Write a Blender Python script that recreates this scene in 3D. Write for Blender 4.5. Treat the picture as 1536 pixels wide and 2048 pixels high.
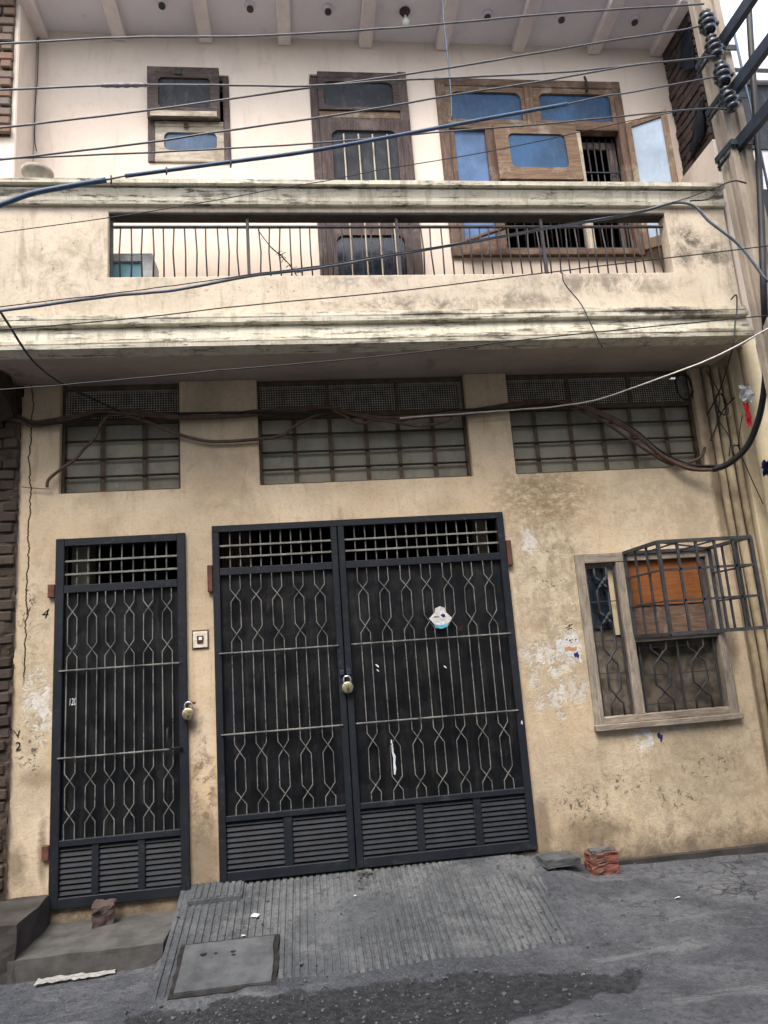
import bpy, bmesh, math, random
from mathutils import Vector, Matrix, noise

random.seed(7)
scene = bpy.context.scene
for o in list(bpy.data.objects):
    bpy.data.objects.remove(o)

# ------------------------------------------------------------------ camera
cam_d = bpy.data.cameras.new('camera')
cam_d.sensor_fit = 'VERTICAL'
cam_d.sensor_height = 24.0
cam_d.lens = 1400.0 / 2048.0 * 24.0
cam_d.clip_start = 0.05
cam_d.clip_end = 500
cam = bpy.data.objects.new('camera', cam_d)
scene.collection.objects.link(cam)
PITCH, ROLL, YAW = math.radians(11.2655), math.radians(-4.1090), math.radians(6.8265)
fw = Vector((math.sin(YAW) * math.cos(PITCH), math.cos(YAW) * math.cos(PITCH), math.sin(PITCH)))
rt = Vector((math.cos(YAW), -math.sin(YAW), 0))
up = rt.cross(fw)
r2 = math.cos(ROLL) * rt + math.sin(ROLL) * up
u2 = -math.sin(ROLL) * rt + math.cos(ROLL) * up
M = Matrix((r2, u2, -fw)).transposed().to_4x4()
M.translation = Vector((0, -5.6, 1.5))
cam.matrix_world = M
scene.camera = cam

# ------------------------------------------------------------------ sky, sun, exposure
SUN_EL, SUN_AZ = math.radians(58), math.radians(205)     # azimuth: direction the light comes from, clockwise from +Y
world = bpy.data.worlds.new('World')
scene.world = world
world.use_nodes = True
wn = world.node_tree
sky = wn.nodes.new('ShaderNodeTexSky')
sky.sky_type = 'NISHITA'
sky.sun_disc = False
sky.sun_elevation = SUN_EL
sky.sun_rotation = SUN_AZ
sky.air_density = 1.0
sky.dust_density = 8.0
sky.ozone_density = 1.0
bg = wn.nodes['Background']
bg.inputs['Strength'].default_value = 0.15
haze_mix = wn.nodes.new('ShaderNodeMix')          # thin high overcast: the blue sky veiled by even white cloud
haze_mix.data_type = 'RGBA'
haze_mix.inputs['Factor'].default_value = 0.55
haze_mix.inputs['B'].default_value = (5.2, 5.6, 6.2, 1.0)
wn.links.new(sky.outputs['Color'], haze_mix.inputs['A'])
wn.links.new(haze_mix.outputs['Result'], bg.inputs['Color'])
sun_d = bpy.data.lights.new('sun', 'SUN')
sun_d.energy = 1.2
sun_d.angle = math.radians(26)
sun_d.color = (1.0, 0.97, 0.93)
sun = bpy.data.objects.new('sun', sun_d)
scene.collection.objects.link(sun)
sd = Vector((math.sin(SUN_AZ) * math.cos(SUN_EL), math.cos(SUN_AZ) * math.cos(SUN_EL), math.sin(SUN_EL)))
sun.rotation_euler = sd.to_track_quat('Z', 'Y').to_euler()
sun.location = (0, -10, 20)
scene.view_settings.view_transform = 'Standard'
scene.view_settings.look = 'None'
scene.view_settings.exposure = 1.5
scene.view_settings.gamma = 1.0
scene.view_settings.use_curve_mapping = False
scene.render.engine = 'CYCLES'
scene.cycles.max_bounces = 6
scene.cycles.diffuse_bounces = 3
scene.cycles.glossy_bounces = 2


# ------------------------------------------------------------------ materials
def C(r, g, b):
    f = lambda v: (v / 255 / 12.92) if v / 255 <= 0.04045 else ((v / 255 + 0.055) / 1.055) ** 2.4
    return (f(r), f(g), f(b), 1.0)


class Mt:
    def __init__(s, name, rough=0.8, spec=0.3, metal=0.0):
        s.m = bpy.data.materials.new(name)
        s.m.use_nodes = True
        s.t = s.m.node_tree
        s.b = s.t.nodes['Principled BSDF']
        s.b.inputs['Roughness'].default_value = rough
        s.b.inputs['Specular IOR Level'].default_value = spec
        s.b.inputs['Metallic'].default_value = metal
        s._pos = None
        s._c = {}

    def n(s, typ):
        return s.t.nodes.new(typ)

    def put(s, sock, v):
        if isinstance(v, bpy.types.NodeSocket):
            s.t.links.new(v, sock)
        elif v is not None:
            sock.default_value = v

    def pos(s):
        if s._pos is None:
            s._pos = s.n('ShaderNodeNewGeometry').outputs['Position']
        return s._pos

    def sep(s, v=None):
        if v is None and 'sep' in s._c:
            return s._c['sep']
        x = s.n('ShaderNodeSeparateXYZ')
        s.put(x.inputs[0], v or s.pos())
        if v is None:
            s._c['sep'] = x.outputs
        return x.outputs

    def scl(s, k, v=None):
        x = s.n('ShaderNodeVectorMath')
        x.operation = 'MULTIPLY'
        s.put(x.inputs[0], v or s.pos())
        x.inputs[1].default_value = k
        return x.outputs[0]

    def noise(s, scale, detail=4, rough=0.6, dist=0.0, vec=None, k=None):
        detail = min(detail, 5 if scale < 12 else 4 if scale < 25 else 2)      # finer octaves fall below a pixel
        key = (scale, detail, rough, dist, k)
        if vec is None and key in s._c:
            return s._c[key]
        x = s.n('ShaderNodeTexNoise')
        v = vec or s.pos()
        if k:
            v = s.scl(k, v)
        s.put(x.inputs['Vector'], v)
        x.inputs['Scale'].default_value = scale
        x.inputs['Detail'].default_value = detail
        x.inputs['Roughness'].default_value = rough
        x.inputs['Distortion'].default_value = dist
        if vec is None:
            s._c[key] = x.outputs['Fac']
        return x.outputs['Fac']

    def math(s, op, a, b=None, clamp=False):
        x = s.n('ShaderNodeMath')
        x.operation = op
        x.use_clamp = clamp
        s.put(x.inputs[0], a)
        if b is not None:
            s.put(x.inputs[1], b)
        return x.outputs[0]

    def rng(s, v, a, b, lo=0.0, hi=1.0):
        x = s.n('ShaderNodeMapRange')
        x.interpolation_type = 'SMOOTHSTEP'
        s.put(x.inputs[0], v)
        for i, q in enumerate((a, b, lo, hi)):
            x.inputs[i + 1].default_value = q
        return x.outputs[0]

    def mix(s, f, a, b, mode='MIX'):
        x = s.n('ShaderNodeMix')
        x.data_type = 'RGBA'
        x.blend_type = mode
        s.put(x.inputs['Factor'], f)
        s.put(x.inputs['A'], a)
        s.put(x.inputs['B'], b)
        return x.outputs['Result']

    def blob(s, cx, cz, rx, rz, nz=0.6, scale=9.0, soft=0.45):
        """irregular patch on a wall that faces the street, 1 inside"""
        a = s.n('ShaderNodeVectorMath')
        a.operation = 'MULTIPLY_ADD'
        s.put(a.inputs[0], s.pos())
        a.inputs[1].default_value = (1 / rx, 0, 1 / rz)
        a.inputs[2].default_value = (-cx / rx, 0, -cz / rz)
        d = s.n('ShaderNodeVectorMath')
        d.operation = 'LENGTH'
        s.put(d.inputs[0], a.outputs[0])
        m = s.n('ShaderNodeMath')
        m.operation = 'MULTIPLY_ADD'
        s.put(m.inputs[0], s.noise(9.0 if scale <= 10 else 15.0, 6, 0.72))
        m.inputs[1].default_value = nz * 3
        s.put(m.inputs[2], d.outputs['Value'])
        x = s.n('ShaderNodeMapRange')
        s.put(x.inputs[0], m.outputs[0])
        x.inputs[1].default_value = 1.0 + soft + nz * 1.5
        x.inputs[2].default_value = 1.0 - soft + nz * 1.5
        return x.outputs[0]

    def bump(s, h, strength=0.3, dist=0.01):
        x = s.n('ShaderNodeBump')
        x.inputs['Strength'].default_value = strength
        x.inputs['Distance'].default_value = dist
        s.put(x.inputs['Height'], h)
        s.t.links.new(x.outputs[0], s.b.inputs['Normal'])

    def col(s, v):
        s.put(s.b.inputs['Base Color'], v)
        return s

    def rnd(s):
        return s.n('ShaderNodeObjectInfo').outputs['Random']


MAT = {}


def plain(name, c, rough=0.7, spec=0.3, metal=0.0, var=0.25, scale=14.0, bump=0.15):
    q = Mt(name, rough, spec, metal)
    f = q.noise(scale, 5, 0.65)
    d = tuple(v * (1 - var) for v in c[:3]) + (1,)
    l = tuple(min(1, v * (1 + var)) for v in c[:3]) + (1,)
    q.col(q.mix(q.rng(f, 0.3, 0.7), d, l))
    if bump:
        q.bump(q.noise(scale * 6, 3), bump, 0.004)
    MAT[name] = q.m
    return q


# lower wall: yellow-tan distemper, grimy, peeled and scraped where bills were torn off
q = Mt('tan_plaster', 0.93, 0.1)
x_, y_, z_ = q.sep()
c = q.mix(q.rng(q.noise(1.3, 5, 0.6), 0.3, 0.7), C(194, 172, 143), C(208, 190, 165))
c = q.mix(q.math('MULTIPLY', q.rng(q.noise(5, 6, 0.7), 0.48, 0.72), 0.5), c, C(176, 160, 134))
mott = q.noise(7, 8, 0.8, 0.3)
fine = q.noise(42, 5, 0.75)
c = q.mix(q.math('MULTIPLY', q.rng(mott, 0.52, 0.7), 0.35), c, C(150, 131, 104))
st = q.noise(3.2, 6, 0.7, 0.4, k=(2.6, 1, 0.35))
c = q.mix(q.math('MULTIPLY', q.rng(st, 0.52, 0.74), 0.5), c, C(146, 128, 102))
# scrubbed, washed-out zones
scrub = q.math('MAXIMUM', q.blob(2.02, 2.02, 0.36, 0.95, 0.45), q.math('MULTIPLY', q.blob(2.95, 0.42, 1.0, 0.5, 0.5), 0.75))
scrub = q.math('MAXIMUM', scrub, q.math('MULTIPLY', q.blob(-2.03, 1.55, 0.13, 0.95, 0.5), 0.7))
scrub = q.math('MAXIMUM', scrub, q.math('MULTIPLY', q.blob(3.0, 2.55, 0.65, 0.3, 0.4), 0.55))
sc_c = q.mix(q.rng(mott, 0.36, 0.66), C(142, 129, 108), C(194, 182, 158))
sc_c = q.mix(q.rng(q.noise(13, 6, 0.8, k=(1, 1, 1.9)), 0.56, 0.66), sc_c, C(120, 105, 84))
sc_c = q.mix(q.math('MULTIPLY', q.rng(q.noise(17, 6, 0.8, k=(1.8, 1, 0.9)), 0.57, 0.66), 0.8), sc_c, C(206, 192, 164))
c = q.mix(q.math('MULTIPLY', scrub, 0.85), c, sc_c)
# brownish rectangle where a bill hung high up, and a smear beside it
bill = q.math('MULTIPLY', q.blob(2.05, 2.68, 0.42, 0.25, 0.25), q.rng(q.noise(13, 6, 0.8, k=(1, 1, 1.9)), 0.38, 0.56))
c = q.mix(q.math('MULTIPLY', bill, 0.65), c, C(128, 106, 76))
c = q.mix(q.math('MULTIPLY', q.blob(-2.0, 0.78, 0.13, 0.06, 0.4), 0.6), c, C(128, 106, 86))
c = q.mix(q.math('MULTIPLY', q.math('MULTIPLY', q.blob(-0.82, 0.62, 0.09, 0.32, 0.8), q.rng(mott, 0.46, 0.56)), 0.8), c, C(110, 92, 70))
# pale run marks under the caged window
runs = q.math('MULTIPLY', q.rng(q.noise(5, 5, 0.7, k=(2.4, 1, 0.3)), 0.52, 0.66), q.blob(2.35, 0.5, 0.4, 0.35, 0.4))
c = q.mix(q.math('MULTIPLY', runs, 0.6), c, C(206, 190, 158))
# white primer showing where bills were pulled away
prim = None
for (a, b, rx, rz) in ((1.84, 1.37, 0.15, 0.10), (1.99, 1.31, 0.13, 0.06), (1.97, 1.14, 0.05, 0.2), (1.78, 1.2, 0.04, 0.22),
                       (2.1, 1.44, 0.09, 0.12), (2.13, 1.1, 0.07, 0.09), (1.9, 1.03, 0.13, 0.05), (2.62, 0.69, 0.06, 0.1), (2.9, 0.74, 0.14, 0.03),
                       (-2.04, 1.36, 0.06, 0.16), (-1.98, 1.28, 0.08, 0.2), (1.86, 2.3, 0.06, 0.1)):
    m_ = q.blob(a, b, rx * 1.15, rz * 1.15, 0.75, 13, 0.3)
    prim = m_ if prim is None else q.math('MAXIMUM', prim, m_)
brk = q.rng(q.noise(11, 8, 0.82, 0.4, k=(1, 1, 0.8)), 0.43, 0.54)
c = q.mix(q.math('MULTIPLY', q.math('MULTIPLY', prim, brk), 0.85), c, q.mix(q.rng(fine, 0.35, 0.65), C(186, 182, 174), C(216, 213, 206)))
# chips through to the dark render, in clusters low on the wall
chips = None
for (a, b, rx, rz) in ((2.06, 0.24, 0.24, 0.16), (2.45, 0.38, 0.2, 0.1), (2.85, 0.22, 0.22, 0.1), (3.15, 0.42, 0.2, 0.16), (2.0, 1.96, 0.12, 0.06), (2.1, 2.2, 0.14, 0.06), (-2.1, 2.0, 0.06, 0.2), (-2.05, 1.0, 0.1, 0.2)):
    m_ = q.blob(a, b, rx, rz, 0.5)
    chips = m_ if chips is None else q.math('MAXIMUM', chips, m_)
c = q.mix(q.math('MULTIPLY', q.math('MULTIPLY', chips, q.rng(q.noise(19, 7, 0.8, 0.8), 0.56, 0.6)), 0.9), c, C(58, 50, 42))
# splash soot from the street
ft = q.math('ADD', z_, q.math('MULTIPLY', mott, 0.62))
c = q.mix(q.math('MULTIPLY', q.rng(ft, 0.42, 0.06), 0.88), c, C(78, 68, 58))
for (a, b, rx, rz) in ((2.12, 0.02, 0.25, 0.12), (3.5, 1.35, 0.05, 0.16), (-0.83, 0.15, 0.12, 0.28), (-2.12, 0.2, 0.06, 0.12), (-1.95, 0.28, 0.03, 0.2), (1.73, 0.1, 0.06, 0.2), (-0.93, 1.1, 0.05, 0.12), (3.6, 2.6, 0.04, 0.7)):
    c = q.mix(q.math('MULTIPLY', q.blob(a, b, rx, rz, 0.6, 10), 0.65), c, C(84, 70, 56))
# wandering settlement crack near the left edge
ck = q.math('ABSOLUTE', q.math('ADD', q.math('SUBTRACT', x_, -2.105), q.math('MULTIPLY', q.math('SUBTRACT', q.noise(2.6, 7, 0.7, k=(0.01, 0.01, 1)), 0.5), 0.16)))
ckm = q.math('MULTIPLY', q.rng(ck, 0.007, 0.003), q.rng(z_, 1.4, 1.55))
c = q.mix(ckm, c, C(38, 30, 24))
dirt = q.rng(q.noise(0.8, 5, 0.65, 0.6, k=(1.3, 1, 0.8)), 0.42, 0.66)
c = q.mix(q.math('MULTIPLY', dirt, 0.42), c, C(136, 124, 106))
c = q.mix(q.math('MULTIPLY', q.rng(fine, 0.5, 0.72), 0.22), c, C(116, 98, 74))
q.col(c)
hgt = q.math('ADD', q.math('MULTIPLY', fine, 0.5), q.math('MULTIPLY', mott, 1.6))
hgt = q.math('SUBTRACT', hgt, q.math('MULTIPLY', q.math('MULTIPLY', prim, brk), 0.9))
hgt = q.math('SUBTRACT', hgt, q.math('MULTIPLY', ckm, 1.5))
q.bump(hgt, 0.5, 0.009)
MAT['tan_plaster'] = q.m

# upper wall and parapet: pinkish cream
q = Mt('cream_plaster', 0.9, 0.1)
c = q.mix(q.rng(q.noise(0.9, 4), 0.3, 0.7), C(213, 198, 184), C(226, 212, 198))
c = q.mix(q.math('MULTIPLY', q.rng(q.noise(2.6, 6, 0.7, 0.5, k=(2.5, 1, 0.4)), 0.52, 0.76), 0.4), c, C(176, 160, 146))
mott = q.noise(6, 8, 0.78, 0.3)
c = q.mix(q.math('MULTIPLY', q.rng(mott, 0.52, 0.72), 0.3), c, C(184, 166, 150))
q.col(c)
q.bump(q.math('ADD', q.noise(30, 5, 0.7), mott), 0.25, 0.006)
MAT['cream_plaster'] = q.m

q = Mt('parapet_plaster', 0.92, 0.1)
x_, y_, z_ = q.sep()
mott = q.noise(6, 8, 0.8, 0.4)
fine = q.noise(40, 5, 0.75)
c = q.mix(q.rng(q.noise(1.2, 4), 0.3, 0.7), C(196, 184, 166), C(212, 197, 178))
c = q.mix(q.math('MULTIPLY', q.rng(q.noise(3, 6, 0.7, 0.6), 0.46, 0.7), 0.6), c, C(184, 172, 148))
c = q.mix(q.math('MULTIPLY', q.rng(mott, 0.5, 0.7), 0.45), c, C(156, 142, 120))
st = q.noise(3.5, 7, 0.75, 0.3, k=(2.4, 1, 0.4))
c = q.mix(q.math('MULTIPLY', q.rng(st, 0.5, 0.72), 0.6), c, C(136, 126, 108))
damp = None
for (a, b, rx, rz, k) in ((3.38, 4.74, 0.14, 0.1, 0.95), (3.55, 4.6, 0.15, 0.08, 0.95), (3.3, 4.6, 0.1, 0.1, 0.8), (2.5, 4.34, 0.6, 0.09, 0.6), (1.0, 4.17, 0.7, 0.07, 0.7), (0.55, 4.36, 0.4, 0.08, 0.5), (1.7, 4.2, 0.5, 0.08, 0.6), (-1.7, 4.5, 0.3, 0.2, 0.3)):
    m_ = q.math('MULTIPLY', q.blob(a, b, rx, rz, 0.8, 9, 0.6), k)
    damp = m_ if damp is None else q.math('MAXIMUM', damp, m_)
c = q.mix(q.math('MULTIPLY', damp, q.rng(mott, 0.38, 0.6)), c, C(92, 88, 80))
spk = q.math('MULTIPLY', q.rng(q.noise(16, 7, 0.8, 0.6), 0.6, 0.66), q.rng(q.noise(1.2, 4), 0.42, 0.6))
c = q.mix(q.math('MULTIPLY', spk, 0.6), c, C(98, 88, 74))
c = q.mix(q.math('MULTIPLY', q.rng(fine, 0.5, 0.72), 0.2), c, C(130, 116, 96))
q.col(c)
q.bump(q.math('ADD', q.math('MULTIPLY', fine, 0.5), mott), 0.4, 0.007)
MAT['parapet_plaster'] = q.m

q = Mt('cornice_paint', 0.9, 0.1)
x_, y_, z_ = q.sep()
c = q.mix(q.rng(q.noise(1.8, 5), 0.3, 0.7), C(194, 188, 170), C(210, 205, 190))
st = q.noise(5.0, 7, 0.78, 0.3, k=(2.0, 1, 0.3))
c = q.mix(q.math('MULTIPLY', q.rng(st, 0.46, 0.68), 0.7), c, C(146, 138, 122))
gr = q.noise(8, 8, 0.82, 0.4, k=(0.5, 1, 2.6))
c = q.mix(q.math('MULTIPLY', q.rng(gr, 0.52, 0.66), 0.8), c, C(92, 85, 75))
lane = q.noise(30, 5, 0.7, k=(0.06, 1, 1))
c = q.mix(q.math('MULTIPLY', q.rng(q.math('ADD', q.math('MULTIPLY', lane, 0.6), q.math('MULTIPLY', gr, 0.5)), 0.58, 0.68), 0.7), c, C(66, 61, 55))
for (a, b, rx, rz, k) in ((2.95, 4.055, 0.34, 0.035, 0.95), (3.25, 4.03, 0.25, 0.03, 0.9), (1.1, 4.06, 0.22, 0.03, 0.8), (2.0, 4.06, 0.2, 0.02, 0.7), (3.4, 3.86, 0.2, 0.02, 0.7)):
    c = q.mix(q.math('MULTIPLY', q.blob(a, b, rx, rz, 0.8, 9), k), c, C(50, 45, 38))
q.col(c)
q.bump(q.math('ADD', q.noise(34, 6, 0.7), gr), 0.4, 0.006)
MAT['cornice_paint'] = q.m

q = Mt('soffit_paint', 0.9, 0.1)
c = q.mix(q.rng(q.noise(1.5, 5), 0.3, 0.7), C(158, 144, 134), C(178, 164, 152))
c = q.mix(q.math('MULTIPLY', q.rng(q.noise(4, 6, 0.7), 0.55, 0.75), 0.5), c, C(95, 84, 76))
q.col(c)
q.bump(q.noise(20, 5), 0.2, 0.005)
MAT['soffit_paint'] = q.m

q = Mt('ceiling_paint', 0.85, 0.15)
c = q.mix(q.rng(q.noise(1.5, 5), 0.3, 0.7), C(214, 208, 218), C(226, 222, 230))
c = q.mix(q.math('MULTIPLY', q.rng(q.noise(5, 6, 0.7), 0.58, 0.75), 0.35), c, C(150, 138, 140))
q.col(c)
q.bump(q.noise(20, 5), 0.15, 0.004)
MAT['ceiling_paint'] = q.m
plain('beam_paint', C(222, 212, 212), 0.85, 0.15, var=0.1, scale=4)


def wood(name, a, b, w, k, amount=0.5):
    q = Mt(name, 0.75, 0.25)
    g = q.noise(7, 6, 0.7, 0.6, k=k)
    c = q.mix(q.rng(g, 0.3, 0.7), a, b)
    c = q.mix(q.math('MULTIPLY', q.rng(q.noise(4.5, 5, 0.7), 0.5, 0.66), amount), c, w)
    f = q.noise(22, 4, 0.7, k=k)
    c = q.mix(q.math('MULTIPLY', q.rng(f, 0.55, 0.7), 0.6), c, tuple(v * 0.35 for v in a[:3]) + (1,))
    q.col(c)
    q.bump(f, 0.5, 0.004)
    MAT[name] = q.m


V_, H_ = (6, 6, 0.7), (0.7, 6, 6)
wood('brown_wood_upright', C(76, 60, 52), C(112, 90, 76), C(146, 132, 116), V_, 0.55)
wood('brown_wood_rail', C(76, 60, 52), C(116, 92, 76), C(146, 132, 116), H_, 0.55)
wood('dark_wood_upright', C(58, 48, 47), C(88, 75, 72), C(128, 116, 110), V_, 0.4)
wood('dark_wood_rail', C(56, 46, 45), C(84, 72, 69), C(126, 114, 108), H_, 0.4)
wood('orange_wood_upright', C(86, 70, 58), C(124, 100, 80), C(144, 132, 117), V_, 0.9)
wood('orange_wood_rail', C(86, 70, 58), C(126, 102, 80), C(144, 132, 117), H_, 0.9)
wood('white_wood_upright', C(150, 138, 122), C(196, 186, 168), C(112, 92, 74), V_, 0.5)
wood('white_wood_rail', C(150, 138, 122), C(196, 186, 168), C(112, 92, 74), H_, 0.5)
wood('grey_wood_upright', C(112, 102, 92), C(158, 148, 134), C(90, 78, 66), V_, 0.4)
wood('grey_wood_rail', C(112, 102, 92), C(158, 148, 134), C(90, 78, 66), H_, 0.4)
wood('orange_board', C(112, 66, 32), C(138, 84, 40), C(86, 58, 38), H_, 0.4)


def glass(name, c, rough=0.12, var=0.2, spec=0.6):
    q = Mt(name, rough, spec)
    f = q.noise(2.5, 4)
    q.col(q.mix(q.rng(f, 0.3, 0.7), tuple(v * (1 - var) for v in c[:3]) + (1,), tuple(min(1, v * (1 + var)) for v in c[:3]) + (1,)))
    dust = q.math('MULTIPLY', q.rng(q.noise(9, 5, 0.75, 0.4, k=(1.5, 1, 0.6)), 0.48, 0.7), 0.28)
    q.col(q.mix(dust, q.b.inputs['Base Color'].links[0].from_socket, tuple(min(1, v * 1.3 + 0.08) for v in c[:3]) + (1,)))
    q.put(q.b.inputs['Roughness'], q.rng(q.noise(7, 5), 0.3, 0.8, rough, rough + 0.25))
    q.bump(q.noise(3, 2), 0.06, 0.01)
    MAT[name] = q.m


glass('blue_glass', C(32, 68, 102), 0.25, 0.35, 0.25)
glass('pale_blue_glass', C(74, 102, 140), 0.3, 0.3, 0.3)
glass('frosted_glass', C(140, 156, 174), 0.45, 0.15, 0.3)
glass('grey_glass', C(50, 53, 58), 0.55, 0.2, 0.12)
glass('dark_glass', C(22, 32, 44), 0.12)
q = Mt('louvre_glass', 0.4, 0.3)
c = q.mix(q.rnd(), C(128, 126, 114), C(156, 151, 134))
c = q.mix(q.math('MULTIPLY', q.rng(q.noise(4, 5, 0.75, k=(1, 1, 0.6)), 0.45, 0.68), 0.5), c, C(104, 100, 88))
c = q.mix(q.math('MULTIPLY', q.rng(q.noise(17, 4, 0.8), 0.62, 0.7), 0.5), c, C(178, 174, 160))
q.col(c)
q.put(q.b.inputs['Roughness'], q.rng(q.noise(7, 5), 0.3, 0.8, 0.25, 0.6))
MAT['louvre_glass'] = q.m

plain('gate_paint', C(25, 29, 36), 0.55, 0.3, var=0.35, scale=9, bump=0.12)
q = Mt('gate_frame_paint', 0.6, 0.3)
c = q.mix(q.rng(q.noise(2.2, 5, 0.7), 0.35, 0.65), C(15, 21, 30), C(27, 31, 37))
c = q.mix(q.math('MULTIPLY', q.rng(q.noise(10, 6, 0.75, k=(1, 1, 1.5)), 0.55, 0.72), 0.55), c, C(62, 61, 60))
c = q.mix(q.math('MULTIPLY', q.rng(q.noise(17, 6, 0.8), 0.64, 0.7), 0.8), c, C(66, 46, 36))
q.col(c)
q.bump(q.math('ADD', q.noise(60, 3), q.noise(5, 3)), 0.2, 0.005)
MAT['gate_frame_paint'] = q.m
q = Mt('gate_sheet_paint', 0.4, 0.32)
c = q.mix(q.rng(q.noise(1.4, 5, 0.7), 0.35, 0.65), C(6, 8, 11), C(14, 17, 21))
c = q.mix(q.math('MULTIPLY', q.rng(q.noise(5, 6, 0.75, k=(3, 1, 0.4)), 0.48, 0.74), 0.55), c, C(50, 49, 48))
c = q.mix(q.math('MULTIPLY', q.rng(q.noise(15, 7, 0.8, 0.5, k=(1.6, 1, 0.7)), 0.6, 0.7), 0.6), c, C(52, 42, 36))
q.col(c)
q.put(q.b.inputs['Roughness'], q.rng(q.noise(6, 5), 0.3, 0.7, 0.3, 0.6))
q.bump(q.noise(3.0, 3), 0.45, 0.03)
MAT['gate_sheet_paint'] = q.m
q = Mt('rod_paint', 0.5, 0.4)
c = q.mix(q.rng(q.noise(6, 6, 0.75), 0.35, 0.65), C(70, 70, 69), C(122, 121, 116))
c = q.mix(q.math('MULTIPLY', q.rng(q.noise(14, 6, 0.8), 0.56, 0.64), 0.8), c, C(54, 44, 38))
q.col(c)
MAT['rod_paint'] = q.m
plain('flat_bar_paint', C(112, 112, 104), 0.5, 0.4, var=0.35, scale=9)
plain('rusty_steel', C(86, 56, 44), 0.8, 0.3, var=0.4)
plain('dark_steel', C(46, 43, 42), 0.6, 0.4, var=0.3)
plain('cage_paint', C(52, 52, 54), 0.6, 0.35, var=0.35)
plain('mesh_wire', C(170, 164, 152), 0.6, 0.4, var=0.3)
plain('louvre_bar', C(86, 74, 60), 0.8, 0.2, var=0.25)
plain('window_rod', C(48, 40, 34), 0.7, 0.3, var=0.3)
plain('railing_paint', C(62, 58, 60), 0.6, 0.35, var=0.3)
plain('lock_steel', C(168, 158, 130), 0.35, 0.5, metal=0.8, var=0.45, scale=40, bump=0.4)
plain('shackle_steel', C(200, 200, 204), 0.25, 0.5, metal=0.9, var=0.15)
plain('black_rubber', C(30, 30, 33), 0.55, 0.35, var=0.3)
plain('blue_sheath', C(54, 74, 98), 0.5, 0.4, var=0.25)
plain('aluminium_wire', C(84, 84, 88), 0.5, 0.4, metal=0.3, var=0.25)
plain('grey_sheath', C(96, 102, 112), 0.5, 0.4, var=0.25)
plain('brown_sheath', C(84, 66, 54), 0.65, 0.3, var=0.3)
plain('white_sheath', C(212, 206, 196), 0.55, 0.3, var=0.15)
plain('tape', C(118, 112, 118), 0.6, 0.3, var=0.35, scale=40)
plain('insulator_glaze', C(30, 36, 44), 0.2, 0.6, var=0.3)
plain('arm_steel', C(34, 42, 54), 0.6, 0.4, var=0.35, scale=8)
plain('room_paint', C(70, 62, 54), 0.9, 0.1, var=0.3, scale=3)
plain('curtain', C(98, 91, 82), 0.95, 0.05, var=0.55, scale=7)
plain('switch_plate', C(206, 198, 180), 0.5, 0.4, var=0.2, scale=30)
plain('white_plastic', C(216, 218, 220), 0.5, 0.3, var=0.1)
plain('white_paper', C(186, 184, 180), 0.9, 0.1, var=0.22, scale=45)
plain('sky_blue_print', C(84, 150, 178), 0.7, 0.2, var=0.25, scale=40)
plain('shade_wall_grey', C(150, 147, 142), 0.9, 0.1, var=0.2, scale=3)
plain('navy_print', C(34, 42, 92), 0.8, 0.2, var=0.2)
plain('orange_print', C(178, 128, 98), 0.8, 0.2, var=0.2)
plain('black_ink', C(26, 24, 24), 0.9, 0.1, var=0.2)
plain('white_ink', C(200, 208, 214), 0.7, 0.2, var=0.2)
plain('teal_paint', C(118, 168, 178), 0.5, 0.3, var=0.2, scale=5)
plain('cooler_casing', C(176, 178, 178), 0.6, 0.3, var=0.15)
plain('clay', C(150, 142, 130), 0.85, 0.15, var=0.2)
plain('twig', C(62, 50, 42), 0.9, 0.1)
plain('red_plastic', C(190, 40, 52), 0.4, 0.4, var=0.2)
plain('tarp', C(36, 42, 54), 0.55, 0.35, var=0.4, scale=6)
plain('drain_pipe_paint', C(152, 138, 114), 0.85, 0.15, var=0.35, scale=5)
plain('neighbour_yellow', C(196, 182, 152), 0.9, 0.1, var=0.2, scale=3)
plain('neighbour_white', C(200, 198, 198), 0.9, 0.1, var=0.2, scale=4)
plain('mortar', C(92, 84, 74), 0.95, 0.05, var=0.35, scale=18, bump=0.6)
plain('dark_mortar', C(68, 60, 53), 0.95, 0.05, var=0.4, scale=16, bump=0.6)
plain('lamp_glass', C(215, 215, 205), 0.15, 0.6, var=0.05)
plain('lamp_holder', C(70, 62, 60), 0.6, 0.3)


def brickmat(name, a, b, cem):
    q = Mt(name, 0.92, 0.1)
    c = q.mix(q.rnd(), a, b)
    c = q.mix(q.math('MULTIPLY', q.rng(q.noise(9, 6, 0.75), 0.45, 0.68), 0.75), c, cem)
    q.col(c)
    q.bump(q.noise(45, 6, 0.75), 0.6, 0.008)
    MAT[name] = q.m


brickmat('sooty_brick', C(60, 53, 48), C(78, 69, 61), C(58, 53, 49))
brickmat('orange_brick', C(126, 98, 82), C(112, 101, 92), C(112, 111, 110))
brickmat('dark_brick', C(66, 57, 55), C(82, 70, 66), C(52, 47, 50))
brickmat('red_brick', C(106, 62, 54), C(118, 72, 63), C(92, 78, 72))

q = Mt('concrete_pole', 0.9, 0.15)
c = q.mix(q.rng(q.noise(3, 6, 0.7, k=(1, 1, 0.4)), 0.3, 0.7), C(132, 122, 112), C(170, 158, 142))
c = q.mix(q.math('MULTIPLY', q.rng(q.noise(8, 6, 0.75, k=(2, 2, 0.5)), 0.55, 0.75), 0.6), c, C(96, 88, 82))
q.col(c)
q.bump(q.noise(40, 6, 0.7), 0.35, 0.006)
MAT['concrete_pole'] = q.m

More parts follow.
